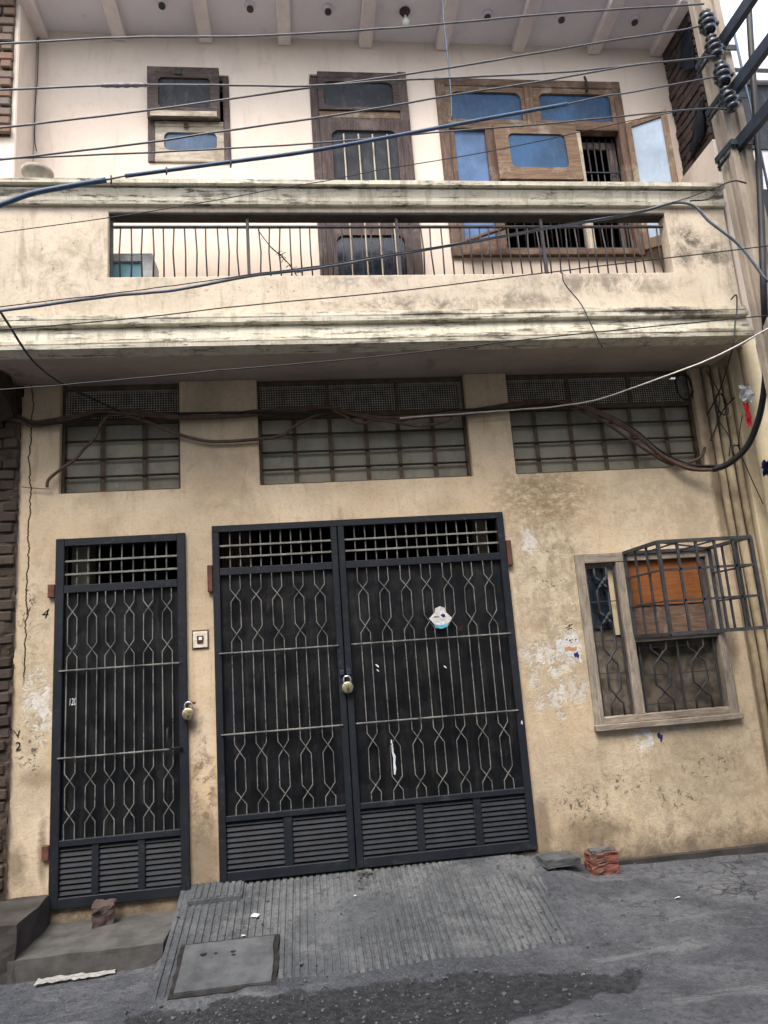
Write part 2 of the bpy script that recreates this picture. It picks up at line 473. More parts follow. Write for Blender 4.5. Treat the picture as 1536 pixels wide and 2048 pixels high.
q = Mt('street_concrete', 0.88, 0.2)
x_, y_, z_ = q.sep()
n1 = q.noise(1.1, 6, 0.65, 0.3)
n2 = q.noise(6, 8, 0.78, 0.3)
n3 = q.noise(70, 4, 0.7)
c = q.mix(q.rng(n1, 0.36, 0.62), C(62, 65, 70), C(88, 90, 94))
c = q.mix(q.math('MULTIPLY', q.rng(q.noise(2.4, 6, 0.7, 0.8, k=(0.5, 1.3, 1)), 0.48, 0.66), 0.6), c, C(54, 56, 61))
c = q.mix(q.math('MULTIPLY', q.rng(n2, 0.5, 0.68), 0.55), c, C(50, 51, 55))
c = q.mix(q.math('MULTIPLY', q.rng(n3, 0.5, 0.72), 0.4), c, C(104, 104, 106))
grit = q.noise(24, 4, 0.8)
c = q.mix(q.math('MULTIPLY', q.rng(grit, 0.46, 0.62), 0.45), c, C(46, 47, 50))
c = q.mix(q.math('MULTIPLY', q.rng(q.noise(3.3, 5, 0.75, 0.6, k=(0.35, 1.5, 1)), 0.55, 0.68), 0.5), c, C(112, 112, 113))
at = q.n('ShaderNodeAttribute')
at.attribute_name = 'tar'
msk = q.rng(q.math('ADD', at.outputs['Fac'], q.math('MULTIPLY', q.math('SUBTRACT', q.noise(8, 8, 0.8), 0.5), 1.7)), 0.35, 0.68)
tar = q.mix(q.rng(q.noise(24, 6, 0.8), 0.4, 0.65), C(30, 31, 33), C(54, 55, 58))
c = q.mix(q.math('MULTIPLY', msk, 0.92), c, tar)
dk = q.rng(q.noise(30, 6, 0.75), 0.66, 0.70)
c = q.mix(q.math('MULTIPLY', dk, 0.8), c, C(30, 30, 33))
lt = q.rng(q.noise(47, 4, 0.7), 0.71, 0.74)
c = q.mix(q.math('MULTIPLY', lt, 0.7), c, C(150, 150, 150))
q.col(c)
q.put(q.b.inputs['Roughness'], q.rng(n2, 0.3, 0.8, 0.65, 0.95))
vor = q.n('ShaderNodeTexVoronoi')
vor.feature = 'DISTANCE_TO_EDGE'
vor.inputs['Scale'].default_value = 1.15
wob = q.n('ShaderNodeVectorMath')
wob.operation = 'ADD'
nz_ = q.n('ShaderNodeTexNoise')
nz_.inputs['Scale'].default_value = 3.5
nz_.inputs['Detail'].default_value = 6
q.t.links.new(q.pos(), nz_.inputs['Vector'])
sc_ = q.n('ShaderNodeVectorMath')
sc_.operation = 'SCALE'
sc_.inputs['Scale'].default_value = 0.5
q.t.links.new(nz_.outputs['Color'], sc_.inputs[0])
q.t.links.new(q.pos(), wob.inputs[0])
q.t.links.new(sc_.outputs[0], wob.inputs[1])
q.t.links.new(wob.outputs[0], vor.inputs['Vector'])
crk = q.math('MULTIPLY', q.rng(vor.outputs['Distance'], 0.008, 0.002), q.rng(n1, 0.5, 0.6))
c = q.mix(q.math('MULTIPLY', crk, 0.5), c, C(34, 34, 36))
q.col(c)
q.bump(q.math('SUBTRACT', q.math('ADD', q.math('ADD', n2, grit), q.math('MULTIPLY', n3, 0.5)), crk), 0.9, 0.016)
MAT['street_concrete'] = q.m

q = Mt('ramp_concrete', 0.88, 0.2)
n1 = q.noise(1.9, 6, 0.65, 0.3)
n2 = q.noise(8, 8, 0.78)
c = q.mix(q.rng(n1, 0.35, 0.65), C(70, 73, 76), C(98, 100, 101))
c = q.mix(q.math('MULTIPLY', q.rng(n2, 0.5, 0.7), 0.5), c, C(54, 56, 61))
c = q.mix(q.math('MULTIPLY', q.rng(q.noise(70, 4, 0.7), 0.5, 0.75), 0.35), c, C(112, 112, 112))
c = q.mix(q.math('MULTIPLY', q.rng(q.noise(2.2, 5, 0.7, 0.5, k=(0.6, 1.6, 1)), 0.5, 0.68), 0.55), c, C(46, 48, 54))
q.col(c)
grit = q.noise(24, 4, 0.8)
c = q.mix(q.math('MULTIPLY', q.rng(grit, 0.48, 0.62), 0.5), c, C(48, 50, 54))
q.col(c)
q.bump(q.math('ADD', q.math('ADD', n2, grit), q.noise(60, 4)), 0.7, 0.009)
MAT['ramp_concrete'] = q.m
plain('step_concrete', C(78, 77, 75), 0.9, 0.15, var=0.3, scale=5, bump=0.4)
plain('dark_concrete', C(60, 57, 55), 0.9, 0.15, var=0.3, scale=6, bump=0.4)
plain('cover_concrete', C(74, 76, 78), 0.85, 0.2, var=0.3, scale=7, bump=0.5)
plain('gap_dirt', C(44, 43, 43), 0.95, 0.05, var=0.3)
plain('stone', C(82, 82, 82), 0.9, 0.15, var=0.4, scale=25)

# ------------------------------------------------------------------ mesh helpers
COL = scene.collection
ORG = {}


def reg(o, w):
    ORG[o.name] = Vector(w)
    return o


def empty(name, loc, label=None, cat=None, group=None, parent=None):
    o = bpy.data.objects.new(name, None)
    COL.objects.link(o)
    o.empty_display_size = 0.1
    if parent:
        o.parent = parent
        o.location = Vector(loc) - ORG[parent.name]
    else:
        o.location = loc
    reg(o, loc)
    tag(o, label, cat, group)
    return o


def tag(o, label=None, cat=None, group=None, kind=None):
    if label:
        o['label'] = label
    if cat:
        o['category'] = cat
    if group:
        o['group'] = group
    if kind:
        o['kind'] = kind
    return o


def link(name, me, center, parent=None):
    o = bpy.data.objects.new(name, me)
    COL.objects.link(o)
    if parent:
        o.parent = parent
        o.location = Vector(center) - ORG[parent.name]
    else:
        o.location = center
    return reg(o, center)


def fin(name, bm, mat, parent=None, smooth=False, bevel=0.0, base=False):
    """close a bmesh whose vertices are in world coordinates into one object"""
    if bevel:
        bmesh.ops.remove_doubles(bm, verts=bm.verts, dist=1e-5)
        ed = [e for e in bm.edges if len(e.link_faces) == 2 and e.calc_face_angle(0) > 0.6]
        bmesh.ops.bevel(bm, geom=ed, offset=bevel, segments=1, affect='EDGES', clamp_overlap=True)
    bmesh.ops.recalc_face_normals(bm, faces=bm.faces)
    lo = Vector([min(v.co[i] for v in bm.verts) for i in range(3)])
    hi = Vector([max(v.co[i] for v in bm.verts) for i in range(3)])
    c = (lo + hi) / 2
    if base:
        c.z = lo.z
    bmesh.ops.translate(bm, verts=bm.verts, vec=-c)
    me = bpy.data.meshes.new(name)
    bm.to_mesh(me)
    bm.free()
    me.materials.append(MAT[mat])
    if smooth:
        for p in me.polygons:
            p.use_smooth = True
    return link(name, me, c, parent)


def bx(bm, x0, x1, y0, y1, z0, z1):
    vs = [bm.verts.new((x, y, z)) for x in (x0, x1) for y in (y0, y1) for z in (z0, z1)]
    for f in ((0, 1, 3, 2), (4, 6, 7, 5), (0, 4, 5, 1), (2, 3, 7, 6), (0, 2, 6, 4), (1, 5, 7, 3)):
        bm.faces.new([vs[i] for i in f])
    return vs


BOX = {}


def box(name, x0, x1, y0, y1, z0, z1, mat, parent=None, bevel=0.003):
    """bevelled box, mesh data shared between alike boxes"""
    dx, dy, dz = x1 - x0, y1 - y0, z1 - z0
    key = (round(dx, 4), round(dy, 4), round(dz, 4), mat, bevel)
    if key not in BOX:
        bm = bmesh.new()
        bx(bm, -dx / 2, dx / 2, -dy / 2, dy / 2, -dz / 2, dz / 2)
        if bevel:
            bmesh.ops.bevel(bm, geom=list(bm.edges), offset=min(bevel, min(dx, dy, dz) * 0.3), segments=1, affect='EDGES')
        bmesh.ops.recalc_face_normals(bm, faces=bm.faces)
        me = bpy.data.meshes.new(name)
        bm.to_mesh(me)
        bm.free()
        me.materials.append(MAT[mat])
        BOX[key] = me
    return link(name, BOX[key], ((x0 + x1) / 2, (y0 + y1) / 2, (z0 + z1) / 2), parent)


def spline(pts, sub=6):
    P = [Vector(p) for p in pts]
    if len(P) < 3:
        return P
    out = []
    for i in range(len(P) - 1):
        p0 = P[i - 1] if i else P[0] * 2 - P[1]
        p1, p2 = P[i], P[i + 1]
        p3 = P[i + 2] if i + 2 < len(P) else P[-1] * 2 - P[-2]
        # centripetal Catmull-Rom (no loops at uneven spacing)
        t1 = max(1e-4, (p1 - p0).length) ** 0.5
        t2 = t1 + max(1e-4, (p2 - p1).length) ** 0.5
        t3 = t2 + max(1e-4, (p3 - p2).length) ** 0.5
        for k in range(sub):
            t = t1 + (t2 - t1) * k / sub
            a1 = p0 * ((t1 - t) / t1) + p1 * (t / t1)
            a2 = p1 * ((t2 - t) / (t2 - t1)) + p2 * ((t - t1) / (t2 - t1))
            a3 = p2 * ((t3 - t) / (t3 - t2)) + p3 * ((t - t2) / (t3 - t2))
            b1 = a1 * ((t2 - t) / t2) + a2 * (t / t2)
            b2 = a2 * ((t3 - t) / (t3 - t1)) + a3 * ((t - t1) / (t3 - t1))
            out.append(b1 * ((t2 - t) / (t2 - t1)) + b2 * ((t - t1) / (t2 - t1)))
    out.append(P[-1])
    return out


def tube(bm, pts, r, sides=6, twist=0.0, rfun=None):
    P = [Vector(p) for p in pts]
    rings = []
    ref = Vector((0, 1, 0))
    for i, p in enumerate(P):
        t = (P[min(i + 1, len(P) - 1)] - P[max(i - 1, 0)]).normalized()
        if abs(t.dot(ref)) > 0.95:
            ref = Vector((1, 0, 0))
        a = t.cross(ref).normalized()
        b = t.cross(a).normalized()
        ref = -b if b.dot(ref) < 0 else b
        b = ref - t * ref.dot(t)
        b.normalize()
        a = b.cross(t)
        rr = r * (rfun(i / max(1, len(P) - 1)) if rfun else 1)
        rings.append([bm.verts.new(p + (a * math.cos(q) + b * math.sin(q)) * rr)
                      for q in [twist + 2 * math.pi * k / sides for k in range(sides)]])
    for A, B in zip(rings, rings[1:]):
        for k in range(sides):
            bm.faces.new((A[k], A[(k + 1) % sides], B[(k + 1) % sides], B[k]))
    bm.faces.new(rings[0])
    bm.faces.new(rings[-1][::-1])


def tubeobj(name, pts, r, mat, parent=None, sides=6, smooth=True, **kw):
    bm = bmesh.new()
    tube(bm, pts, r, sides, **kw)
    return fin(name, bm, mat, parent, smooth)


def lathe(bm, prof, c, sides=14, axis='Z'):
    rings = []
    for r, h in prof:
        ring = []
        for k in range(sides):
            a = 2 * math.pi * k / sides
            u, v = r * math.cos(a), r * math.sin(a)
            ring.append(bm.verts.new(Vector(c) + (Vector((u, v, h)) if axis == 'Z' else Vector((u, h, v)))))
        rings.append(ring)
    for A, B in zip(rings, rings[1:]):
        for k in range(sides):
            bm.faces.new((A[k], A[(k + 1) % sides], B[(k + 1) % sides], B[k]))
    bm.faces.new(rings[0])
    bm.faces.new(rings[-1][::-1])


def holed_wall(x0, x1, y0, y1, z0, z1, holes):
    """wall slab between y0 (street side) and y1 with rectangular openings cut clean through"""
    bm = bmesh.new()
    xs = sorted({x0, x1} | {h[0] for h in holes} | {h[1] for h in holes})
    zs = sorted({z0, z1} | {h[2] for h in holes} | {h[3] for h in holes})
    solid = lambda i, j: 0 <= i < len(xs) - 1 and 0 <= j < len(zs) - 1 and not any(
        h[0] - 1e-6 <= xs[i] and xs[i + 1] <= h[1] + 1e-6 and h[2] - 1e-6 <= zs[j] and zs[j + 1] <= h[3] + 1e-6 for h in holes)
    Q = lambda *p: bm.faces.new([bm.verts.new(v) for v in p])
    for i in range(len(xs) - 1):
        for j in range(len(zs) - 1):
            if not solid(i, j):
                continue
            a, b, c, d = xs[i], xs[i + 1], zs[j], zs[j + 1]
            Q((a, y0, c), (b, y0, c), (b, y0, d), (a, y0, d))
            Q((a, y1, c), (a, y1, d), (b, y1, d), (b, y1, c))
            if not solid(i - 1, j):
                Q((a, y0, c), (a, y0, d), (a, y1, d), (a, y1, c))
            if not solid(i + 1, j):
                Q((b, y0, c), (b, y1, c), (b, y1, d), (b, y0, d))
            if not solid(i, j - 1):
                Q((a, y0, c), (a, y1, c), (b, y1, c), (b, y0, c))
            if not solid(i, j + 1):
                Q((a, y0, d), (b, y0, d), (b, y1, d), (a, y1, d))
    bmesh.ops.remove_doubles(bm, verts=bm.verts, dist=1e-5)
    return bm


def frame_plate(x0, x1, z0, z1, ix0, ix1, iz0, iz1, y0, y1, r=0.0, seg=4, corners=(1, 1, 1, 1)):
    """board with a (round-cornered) opening; corners: lower left, lower right, upper right, upper left"""
    bm = bmesh.new()
    outer = [(x0, z0), (x1, z0), (x1, z1), (x0, z1)]
    ic = [(ix0, iz0, 1, 1, math.pi), (ix1, iz0, -1, 1, 1.5 * math.pi), (ix1, iz1, -1, -1, 0), (ix0, iz1, 1, -1, 0.5 * math.pi)]
    loop, own = [], []
    for k, (cx, cz, sx, sz, a0) in enumerate(ic):
        rr = r if corners[k] else 0.0
        pts = [(cx, cz)] if rr == 0 else [(cx + sx * rr + rr * math.cos(a0 + t * math.pi / 2 / seg), cz + sz * rr + rr * math.sin(a0 + t * math.pi / 2 / seg)) for t in range(seg + 1)]
        for p in pts:
            loop.append(p)
            own.append(k)
    n = len(loop)
    V = {}

    def vv(tag_, x, y, z):
        if tag_ not in V:
            V[tag_] = bm.verts.new((x, y, z))
        return V[tag_]
    for s, y in ((0, y0), (1, y1)):
        for i in range(n):
            j = (i + 1) % n
            a, b = vv((s, 'i', i), loop[i][0], y, loop[i][1]), vv((s, 'i', j), loop[j][0], y, loop[j][1])
            o1, o2 = own[i], own[j]
            c_, d_ = vv((s, 'o', o1), outer[o1][0], y, outer[o1][1]), vv((s, 'o', o2), outer[o2][0], y, outer[o2][1])
            bm.faces.new((a, b, c_) if o1 == o2 else (a, b, d_, c_))
    for i in range(n):
        j = (i + 1) % n
        bm.faces.new((V[(0, 'i', i)], V[(0, 'i', j)], V[(1, 'i', j)], V[(1, 'i', i)]))
    for k in range(4):
        l = (k + 1) % 4
        bm.faces.new((V[(0, 'o', k)], V[(0, 'o', l)], V[(1, 'o', l)], V[(1, 'o', k)]))
    return bm


def profile_run(name, prof, x0, x1, mat, parent, step=0.06, jit=0.0025, seed=0.0):
    """moulding: (y, z) profile swept along x with the slight waviness of hand-run plaster"""
    bm = bmesh.new()
    n = int((x1 - x0) / step)
    rings = []
    for i in range(n + 1):
        x = x0 + (x1 - x0) * i / n
        ring = []
        for k, (y, z) in enumerate(prof):
            dy = noise.noise(Vector((x * 3.1, k * 1.7 + seed, 0.3))) * jit + noise.noise(Vector((x * 17, k * 3.7 + seed, 2.3))) * jit * 0.7
            dz = noise.noise(Vector((x * 1.9, k * 0.4 + seed, 5.3))) * jit * 1.2
            ring.append(bm.verts.new((x, y + dy, z + dz)))
        rings.append(ring)
    m = len(prof)
    for A, B in zip(rings, rings[1:]):
        for k in range(m):
            bm.faces.new((A[k], A[(k + 1) % m], B[(k + 1) % m], B[k]))
    bm.faces.new(rings[0])
    bm.faces.new(rings[-1][::-1])
    return fin(name, bm, mat, parent)


def text_mesh(name, body, x, z, y, size, mat, parent=None, shear=0.0):
    cu = bpy.data.curves.new(name, 'FONT')
    cu.body = body
    cu.size = size
    cu.shear = shear
    cu.extrude = 0.0006
    t = bpy.data.objects.new('text_tmp', cu)
    COL.objects.link(t)
    dg = bpy.context.evaluated_depsgraph_get()
    me = bpy.data.meshes.new_from_object(t.evaluated_get(dg))
    bpy.data.objects.remove(t)
    me.transform(Matrix.Rotation(math.pi / 2, 4, 'X'))
    me.materials.clear()
    me.materials.append(MAT[mat])
    me.name = name
    return link(name, me, (x, y, z), parent)

# ------------------------------------------------------------------ ground: one sheet out to the horizon
def sm(a, b, v):
    t = max(0.0, min(1.0, (v - a) / (b - a)))
    return t * t * (3 - 2 * t)


def ramp_z(y):
    return -0.06 + 0.27 * y


def street_z(x, y):
    right = -0.205 + 0.13 * max(y, -1.2) + 0.012 * min(0.0, y + 1.2) * (1 if y > -6 else 0)
    if y <= -6:
        right = -0.361 - 0.012 * 4.8
    right -= 0.02 * max(0.0, min(2.0, x - 2.0))
    left = -0.30 + 0.05 * max(y, -1.4) + 0.006 * min(0, max(y, -6) + 1.4)
    w = sm(-1.15, -0.85, x)
    z = left * (1 - w) + right * w
    under = ramp_z(max(y, -1.12)) - 0.03
    k = sm(-1.02, -0.98, x) * (1 - sm(1.68, 2.06, x)) * sm(-1.25, -1.1, y)
    z = z * (1 - k) + max(z, under) * k if under > z else z
    z += 0.008 * noise.noise(Vector((x * 1.7, y * 1.7, 0))) + 0.004 * noise.noise(Vector((x * 6, y * 6, 3)))
    return z


def tar_mask(x, y):
    w_ = 0.09 * noise.noise(Vector((x * 3.1, y * 3.1, 11))) + 0.05 * noise.noise(Vector((x * 9, y * 9, 12)))
    x, y = x + w_ * 1.4, y + w_
    top = -1.09 - 0.05 * sm(-0.9, 1.0, x) - 0.25 * sm(0.9, 1.8, x)
    bot = -2.6 if x < 0.55 else -1.78 + 0.2 * sm(0.6, 1.3, x)
    m = sm(top + 0.03, top - 0.06, y) * sm(bot - 0.06, bot + 0.04, y)
    m *= sm(-1.12, -0.98, x + 0.25 * (y + 1.2)) * (1 - sm(1.6, 1.85, x))
    return m


xs = [-90, -45, -22, -12, -7, -4.5, -3.4] + [-2.8 + 0.045 * i for i in range(172)] + [5.6, 7.5, 12, 22, 45, 90]
ys = [-90, -45, -22, -12, -7, -5, -3.6] + [-2.8 + 0.045 * i for i in range(64)] + [0.2, 0.6]
bm = bmesh.new()
lay = bm.verts.layers.float.new('tar')
G = []
for y in ys:
    row = []
    for x in xs:
        t = tar_mask(x, y)
        v = bm.verts.new((x, y, street_z(x, y) - 0.022 * t))
        v[lay] = t
        row.append(v)
    G.append(row)
for j in range(len(ys) - 1):
    for i in range(len(xs) - 1):
        bm.faces.new((G[j][i], G[j][i + 1], G[j + 1][i + 1], G[j + 1][i]))
tag(fin('street', bm, 'street_concrete', smooth=True), kind='structure')

# ribbed concrete ramp up to the gate
bm = bmesh.new()
prof = []
x = -0.985
while x < 1.72:
    prof += [(x, 0.0), (x + 0.026, 0.0), (x + 0.031, -1.0), (x + 0.043, -1.0)]
    x += 0.048
ny = 60
rows = []
for j in range(ny + 1):
    y = 0.08 - 1.2 * j / ny
    row = []
    for x, d in prof:
        wear = sm(-0.25, 0.35, noise.noise(Vector((x * 1.6, y * 2.1, 7.7))) + 0.34 - 0.25 * sm(0.7, 1.6, x))
        h = (0.011 + 0.004 * noise.noise(Vector((x * 30, y * 6, 2)))) * wear * d
        h -= 0.006 * wear * (1 if any(abs(y - t_) < 0.012 for t_ in (-0.22, -0.5, -0.78)) else 0)
        rag_ = 0.1 * noise.noise(Vector((x * 2.5, y * 2.5, 21))) + 0.04 * noise.noise(Vector((x * 11, y * 11, 22)))
        edge = 0.03 * sm(-0.98, -1.12, y + rag_ * 0.6) + 0.05 * sm(1.4, 1.75, x + rag_)
        row.append(bm.verts.new((x + 0.004 * noise.noise(Vector((x * 3, y * 5, 1))), y, ramp_z(y) + h - edge + 0.005 * noise.noise(Vector((x * 2, y * 2, 4))))))
    rows.append(row)
for A, B in zip(rows, rows[1:]):
    for k in range(len(A) - 1):
        bm.faces.new((A[k], A[k + 1], B[k + 1], B[k]))
# skirts down into the street
for side in ([r[0] for r in rows], [r[-1] for r in rows], rows[-1], rows[0]):
    low = [bm.verts.new((v.co.x, v.co.y, v.co.z - 0.16)) for v in side]
    for k in range(len(side) - 1):
        bm.faces.new((side[k], side[k + 1], low[k + 1], low[k]))
tag(fin('ramp', bm, 'ramp_concrete'), kind='structure')

# raised ribbed slab beside the pier
slab = bmesh.new()
bx(slab, -0.915, -0.54, -0.21, 0.0, -0.2, -0.045)
for k in range(8):
    xx = -0.9 + k * 0.045
    bx(slab, xx, xx + 0.03, -0.205, -0.004, -0.05, -0.036)
for v in slab.verts:
    v.co.z += 0.2 * v.co.y
tag(fin('ramp_edge_slab', slab, 'ramp_concrete', bevel=0.003), kind='structure')


def rough_slab(name, x0, x1, y0, y1, z0, z1, mat, amp=0.012, n=10, parent=None, slope=0.0):
    bm = bmesh.new()
    bx(bm, x0, x1, y0, y1, z0, z1)
    bmesh.ops.subdivide_edges(bm, edges=[e for e in bm.edges if e.calc_length() > 0.12], cuts=n, use_grid_fill=True)
    for v in bm.verts:
        p = v.co.copy()
        v.co += Vector((noise.noise(p * 7), noise.noise(p * 7 + Vector((9, 0, 0))), noise.noise(p * 6 + Vector((0, 9, 0))))) * amp
        v.co.z += slope * (p.y - y1)
    return fin(name, bm, mat, parent)


tag(rough_slab('door_step', -1.93, -1.0, -0.6, 0.02, -0.5, -0.2, 'step_concrete', 0.012), kind='structure')
tag(rough_slab('stone_plinth', -2.9, -1.885, -0.6, 0.0, -0.5, -0.01, 'dark_concrete', 0.016), kind='structure')
tag(rough_slab('wall_footing', 2.03, 5.0, -0.055, 0.0, -0.5, -0.19, 'dark_concrete', 0.008, 24), kind='structure')

# unseen wall for the houses opposite, added to dim the lower facade
opp = empty('opposite_shade_wall', (0.0, -7.4, -0.4), 'unseen plain wall across the street, added behind the viewer to shade the lower facade', 'house')
box('wall', -14.0, 14.0, -7.4, -6.8, -0.6, 7.0, 'shade_wall_grey', opp, 0.02)

# ------------------------------------------------------------------ the house
house = empty('house', (0.8, 0.0, -0.3), 'two-storey cream and tan house with black iron gates and a projecting balcony', 'house')

DOOR = (-1.885, -0.93, -0.10, 2.525)
GATE = (-0.712, 1.655, -0.075, 2.568)
CLER = ((-1.89, -0.955, 2.895, 3.81), (-0.325, 1.447, 2.895, 3.81), (1.822, 3.53, 2.895, 3.81))
WIN = (2.285, 3.415, 0.85, 2.13)
bm = holed_wall(-2.175, 3.63, 0.0, 0.23, -0.45, 3.81, [DOOR, GATE, WIN] + list(CLER))
# ragged left edge where the plaster broke off the neighbour's bricks
bmesh.ops.bevel(bm, geom=[e for e in bm.edges if len(e.link_faces) == 2 and e.calc_face_angle(0) > 0.6 and not e.is_boundary], offset=0.008, segments=2, affect='EDGES', clamp_overlap=True)
tag(fin('lower_wall', bm, 'tan_plaster', house), 'tan plaster ground-floor wall with peeling patches')
bm = bmesh.new()
prev = None
random.seed(3)
for i in range(95):
    z = -0.1 + i * 0.0405
    xr = -2.17
    xl = -2.205 - 0.03 * noise.noise(Vector((0, z * 3.0, 0))) - 0.018 * noise.noise(Vector((4, z * 11, 0))) - 0.03 * sm(1.6, 0.6, z) + 0.02 * sm(2.6, 3.2, z)
    cur = [bm.verts.new(p) for p in ((xl, -0.002, z), (xr, -0.002, z), (xr, 0.02, z), (xl + 0.008, 0.02, z))]
    if prev:
        for a in range(4):
            bm.faces.new((prev[a], prev[(a + 1) % 4], cur[(a + 1) % 4], cur[a]))
    prev = cur
fin('plaster_edge', bm, 'tan_plaster', house)

# balcony floor, mouldings and parapet
box('balcony_slab', -3.2, 3.72, -0.57, 0.23, 3.812, 4.0, 'soffit_paint', house, 0.004)
profile_run('lower_cornice', [(-0.5, 3.806), (-0.662, 3.808), (-0.666, 3.838), (-0.628, 3.842), (-0.628, 3.852), (-0.65, 3.856), (-0.648, 3.882),
                              (-0.612, 3.886), (-0.608, 3.93), (-0.598, 3.975), (-0.588, 4.004), (-0.634, 4.01), (-0.636, 4.044), (-0.592, 4.049), (-0.592, 4.060),
                              (-0.616, 4.064), (-0.615, 4.096), (-0.572, 4.104), (-0.5, 4.104)], -3.2, 3.73, 'cornice_paint', house, seed=1.0)
bm = holed_wall(-3.2, 3.73, -0.562, -0.44, 4.0, 5.06, [(-1.375, 3.185, 4.432, 4.985)])
fin('parapet', bm, 'parapet_plaster', house, bevel=0.006)
profile_run('upper_cornice', [(-0.43, 5.036), (-0.596, 5.034), (-0.604, 5.06), (-0.572, 5.064), (-0.576, 5.11), (-0.59, 5.15), (-0.6, 5.17),
                              (-0.574, 5.174), (-0.574, 5.186), (-0.632, 5.192), (-0.634, 5.228), (-0.42, 5.236)], -3.2, 3.735, 'cornice_paint', house, seed=9.0)
box('opening_shade_strip', -1.374, 3.184, -0.556, -0.446, 4.966, 4.983, 'dark_concrete', house, 0.004)  # dark strip colouring in the shade on the underside of the top beam
# end wall of the balcony on the right: plaster below, bare brick above
box('end_wall', 3.765, 3.90, -0.535, 0.02, 3.9, 5.74, 'cream_plaster', house, 0.006)
core = box('end_wall_core', 3.809, 3.90, -0.5, 0.24, 5.742, 7.15, 'dark_mortar', house, 0.0)
random.seed(11)
z = 5.75
row = 0
while z < 7.1:
    y = 0.0
    first = 0.11 if row % 2 else 0.22
    while y > -0.5:
        L = min(first, y + 0.5)
        first = 0.22
        if L > 0.03:
            dx = random.uniform(-0.012, 0.006)
            o = box('brick', 3.79, 3.83, y - L + 0.006, y - 0.006, z, z + 0.072, 'dark_brick', core, 0.006)
            o.location.x += dx
            o.rotation_euler = (random.uniform(-0.02, 0.02), 0, random.uniform(-0.03, 0.03))
        y -= L
    z += 0.084
    row += 1

# upper wall
UW = [(-1.19, -0.48, 5.86, 6.77), (0.265, 1.165, 4.02, 6.81), (1.455, 3.27, 4.93, 6.78)]
bm = holed_wall(-2.16, 3.815, 0.0, 0.2, 4.0, 7.22, UW)
bmesh.ops.bevel(bm, geom=[e for e in bm.edges if len(e.link_faces) == 2 and e.calc_face_angle(0) > 0.6 and not e.is_boundary], offset=0.006, segments=2, affect='EDGES', clamp_overlap=True)
tag(fin('upper_wall', bm, 'cream_plaster', house), 'pinkish cream upstairs wall')
# left return wall: plaster with exposed brick end
box('return_wall', -2.75, -2.162, -0.36, 0.18, 4.0, 7.22, 'cream_plaster', house, 0.01)
core = box('return_wall_core', -2.75, -2.2, -0.372, -0.362, 5.80, 7.2, 'mortar', house, 0.0)
z = 5.81
row = 0
while z < 7.1:
    x = -2.185
    L = 0.11 if row % 2 else 0.2
    while x > -2.6:
        o = box('brick', x - L + 0.012, x - random.uniform(0.0, 0.02), -0.40, -0.365, z, z + 0.07, 'orange_brick', core, 0.008)
        o.location.y += random.uniform(-0.012, 0.012)
        x -= L
        L = 0.2
    z += 0.088
    row += 1

# ceiling over the balcony with its little concrete joists
ceiling = box('ceiling_slab', -2.75, 3.80, -0.62, 0.23, 7.2, 7.34, 'ceiling_paint', house, 0.004)
for i, x in enumerate((-2.12, -1.44, -0.67, 0.05, 0.81, 1.55, 2.3, 3.07, 3.72)):
    box('joist', x - 0.06, x + 0.06, -0.615, 0.0, 7.115, 7.203, 'beam_paint', house, 0.008)

# rooms behind the openings so that nothing is hollow
bm = bmesh.new()
bx(bm, -2.15, 3.6, 0.231, 3.2, -0.25, 3.80)
bx(bm, -2.14, 3.76, 0.201, 3.2, 4.0, 7.19)
for f in list(bm.faces):
    c = f.calc_center_median()
    if abs(c.y - 0.231) < 1e-3 or abs(c.y - 0.201) < 1e-3:
        bm.faces.remove(f)
fin('room_walls', bm, 'room_paint', house)
box('door_jamb', -1.86, -1.72, 0.24, 0.42, 1.6, 2.7, 'louvre_glass', house)
box('inner_post', -0.7, -0.45, 0.45, 0.6, 1.6, 2.75, 'brown_wood_upright', house)
box('inner_post', 1.5, 1.6, 0.3, 0.45, 1.6, 2.7, 'drain_pipe_paint', house)


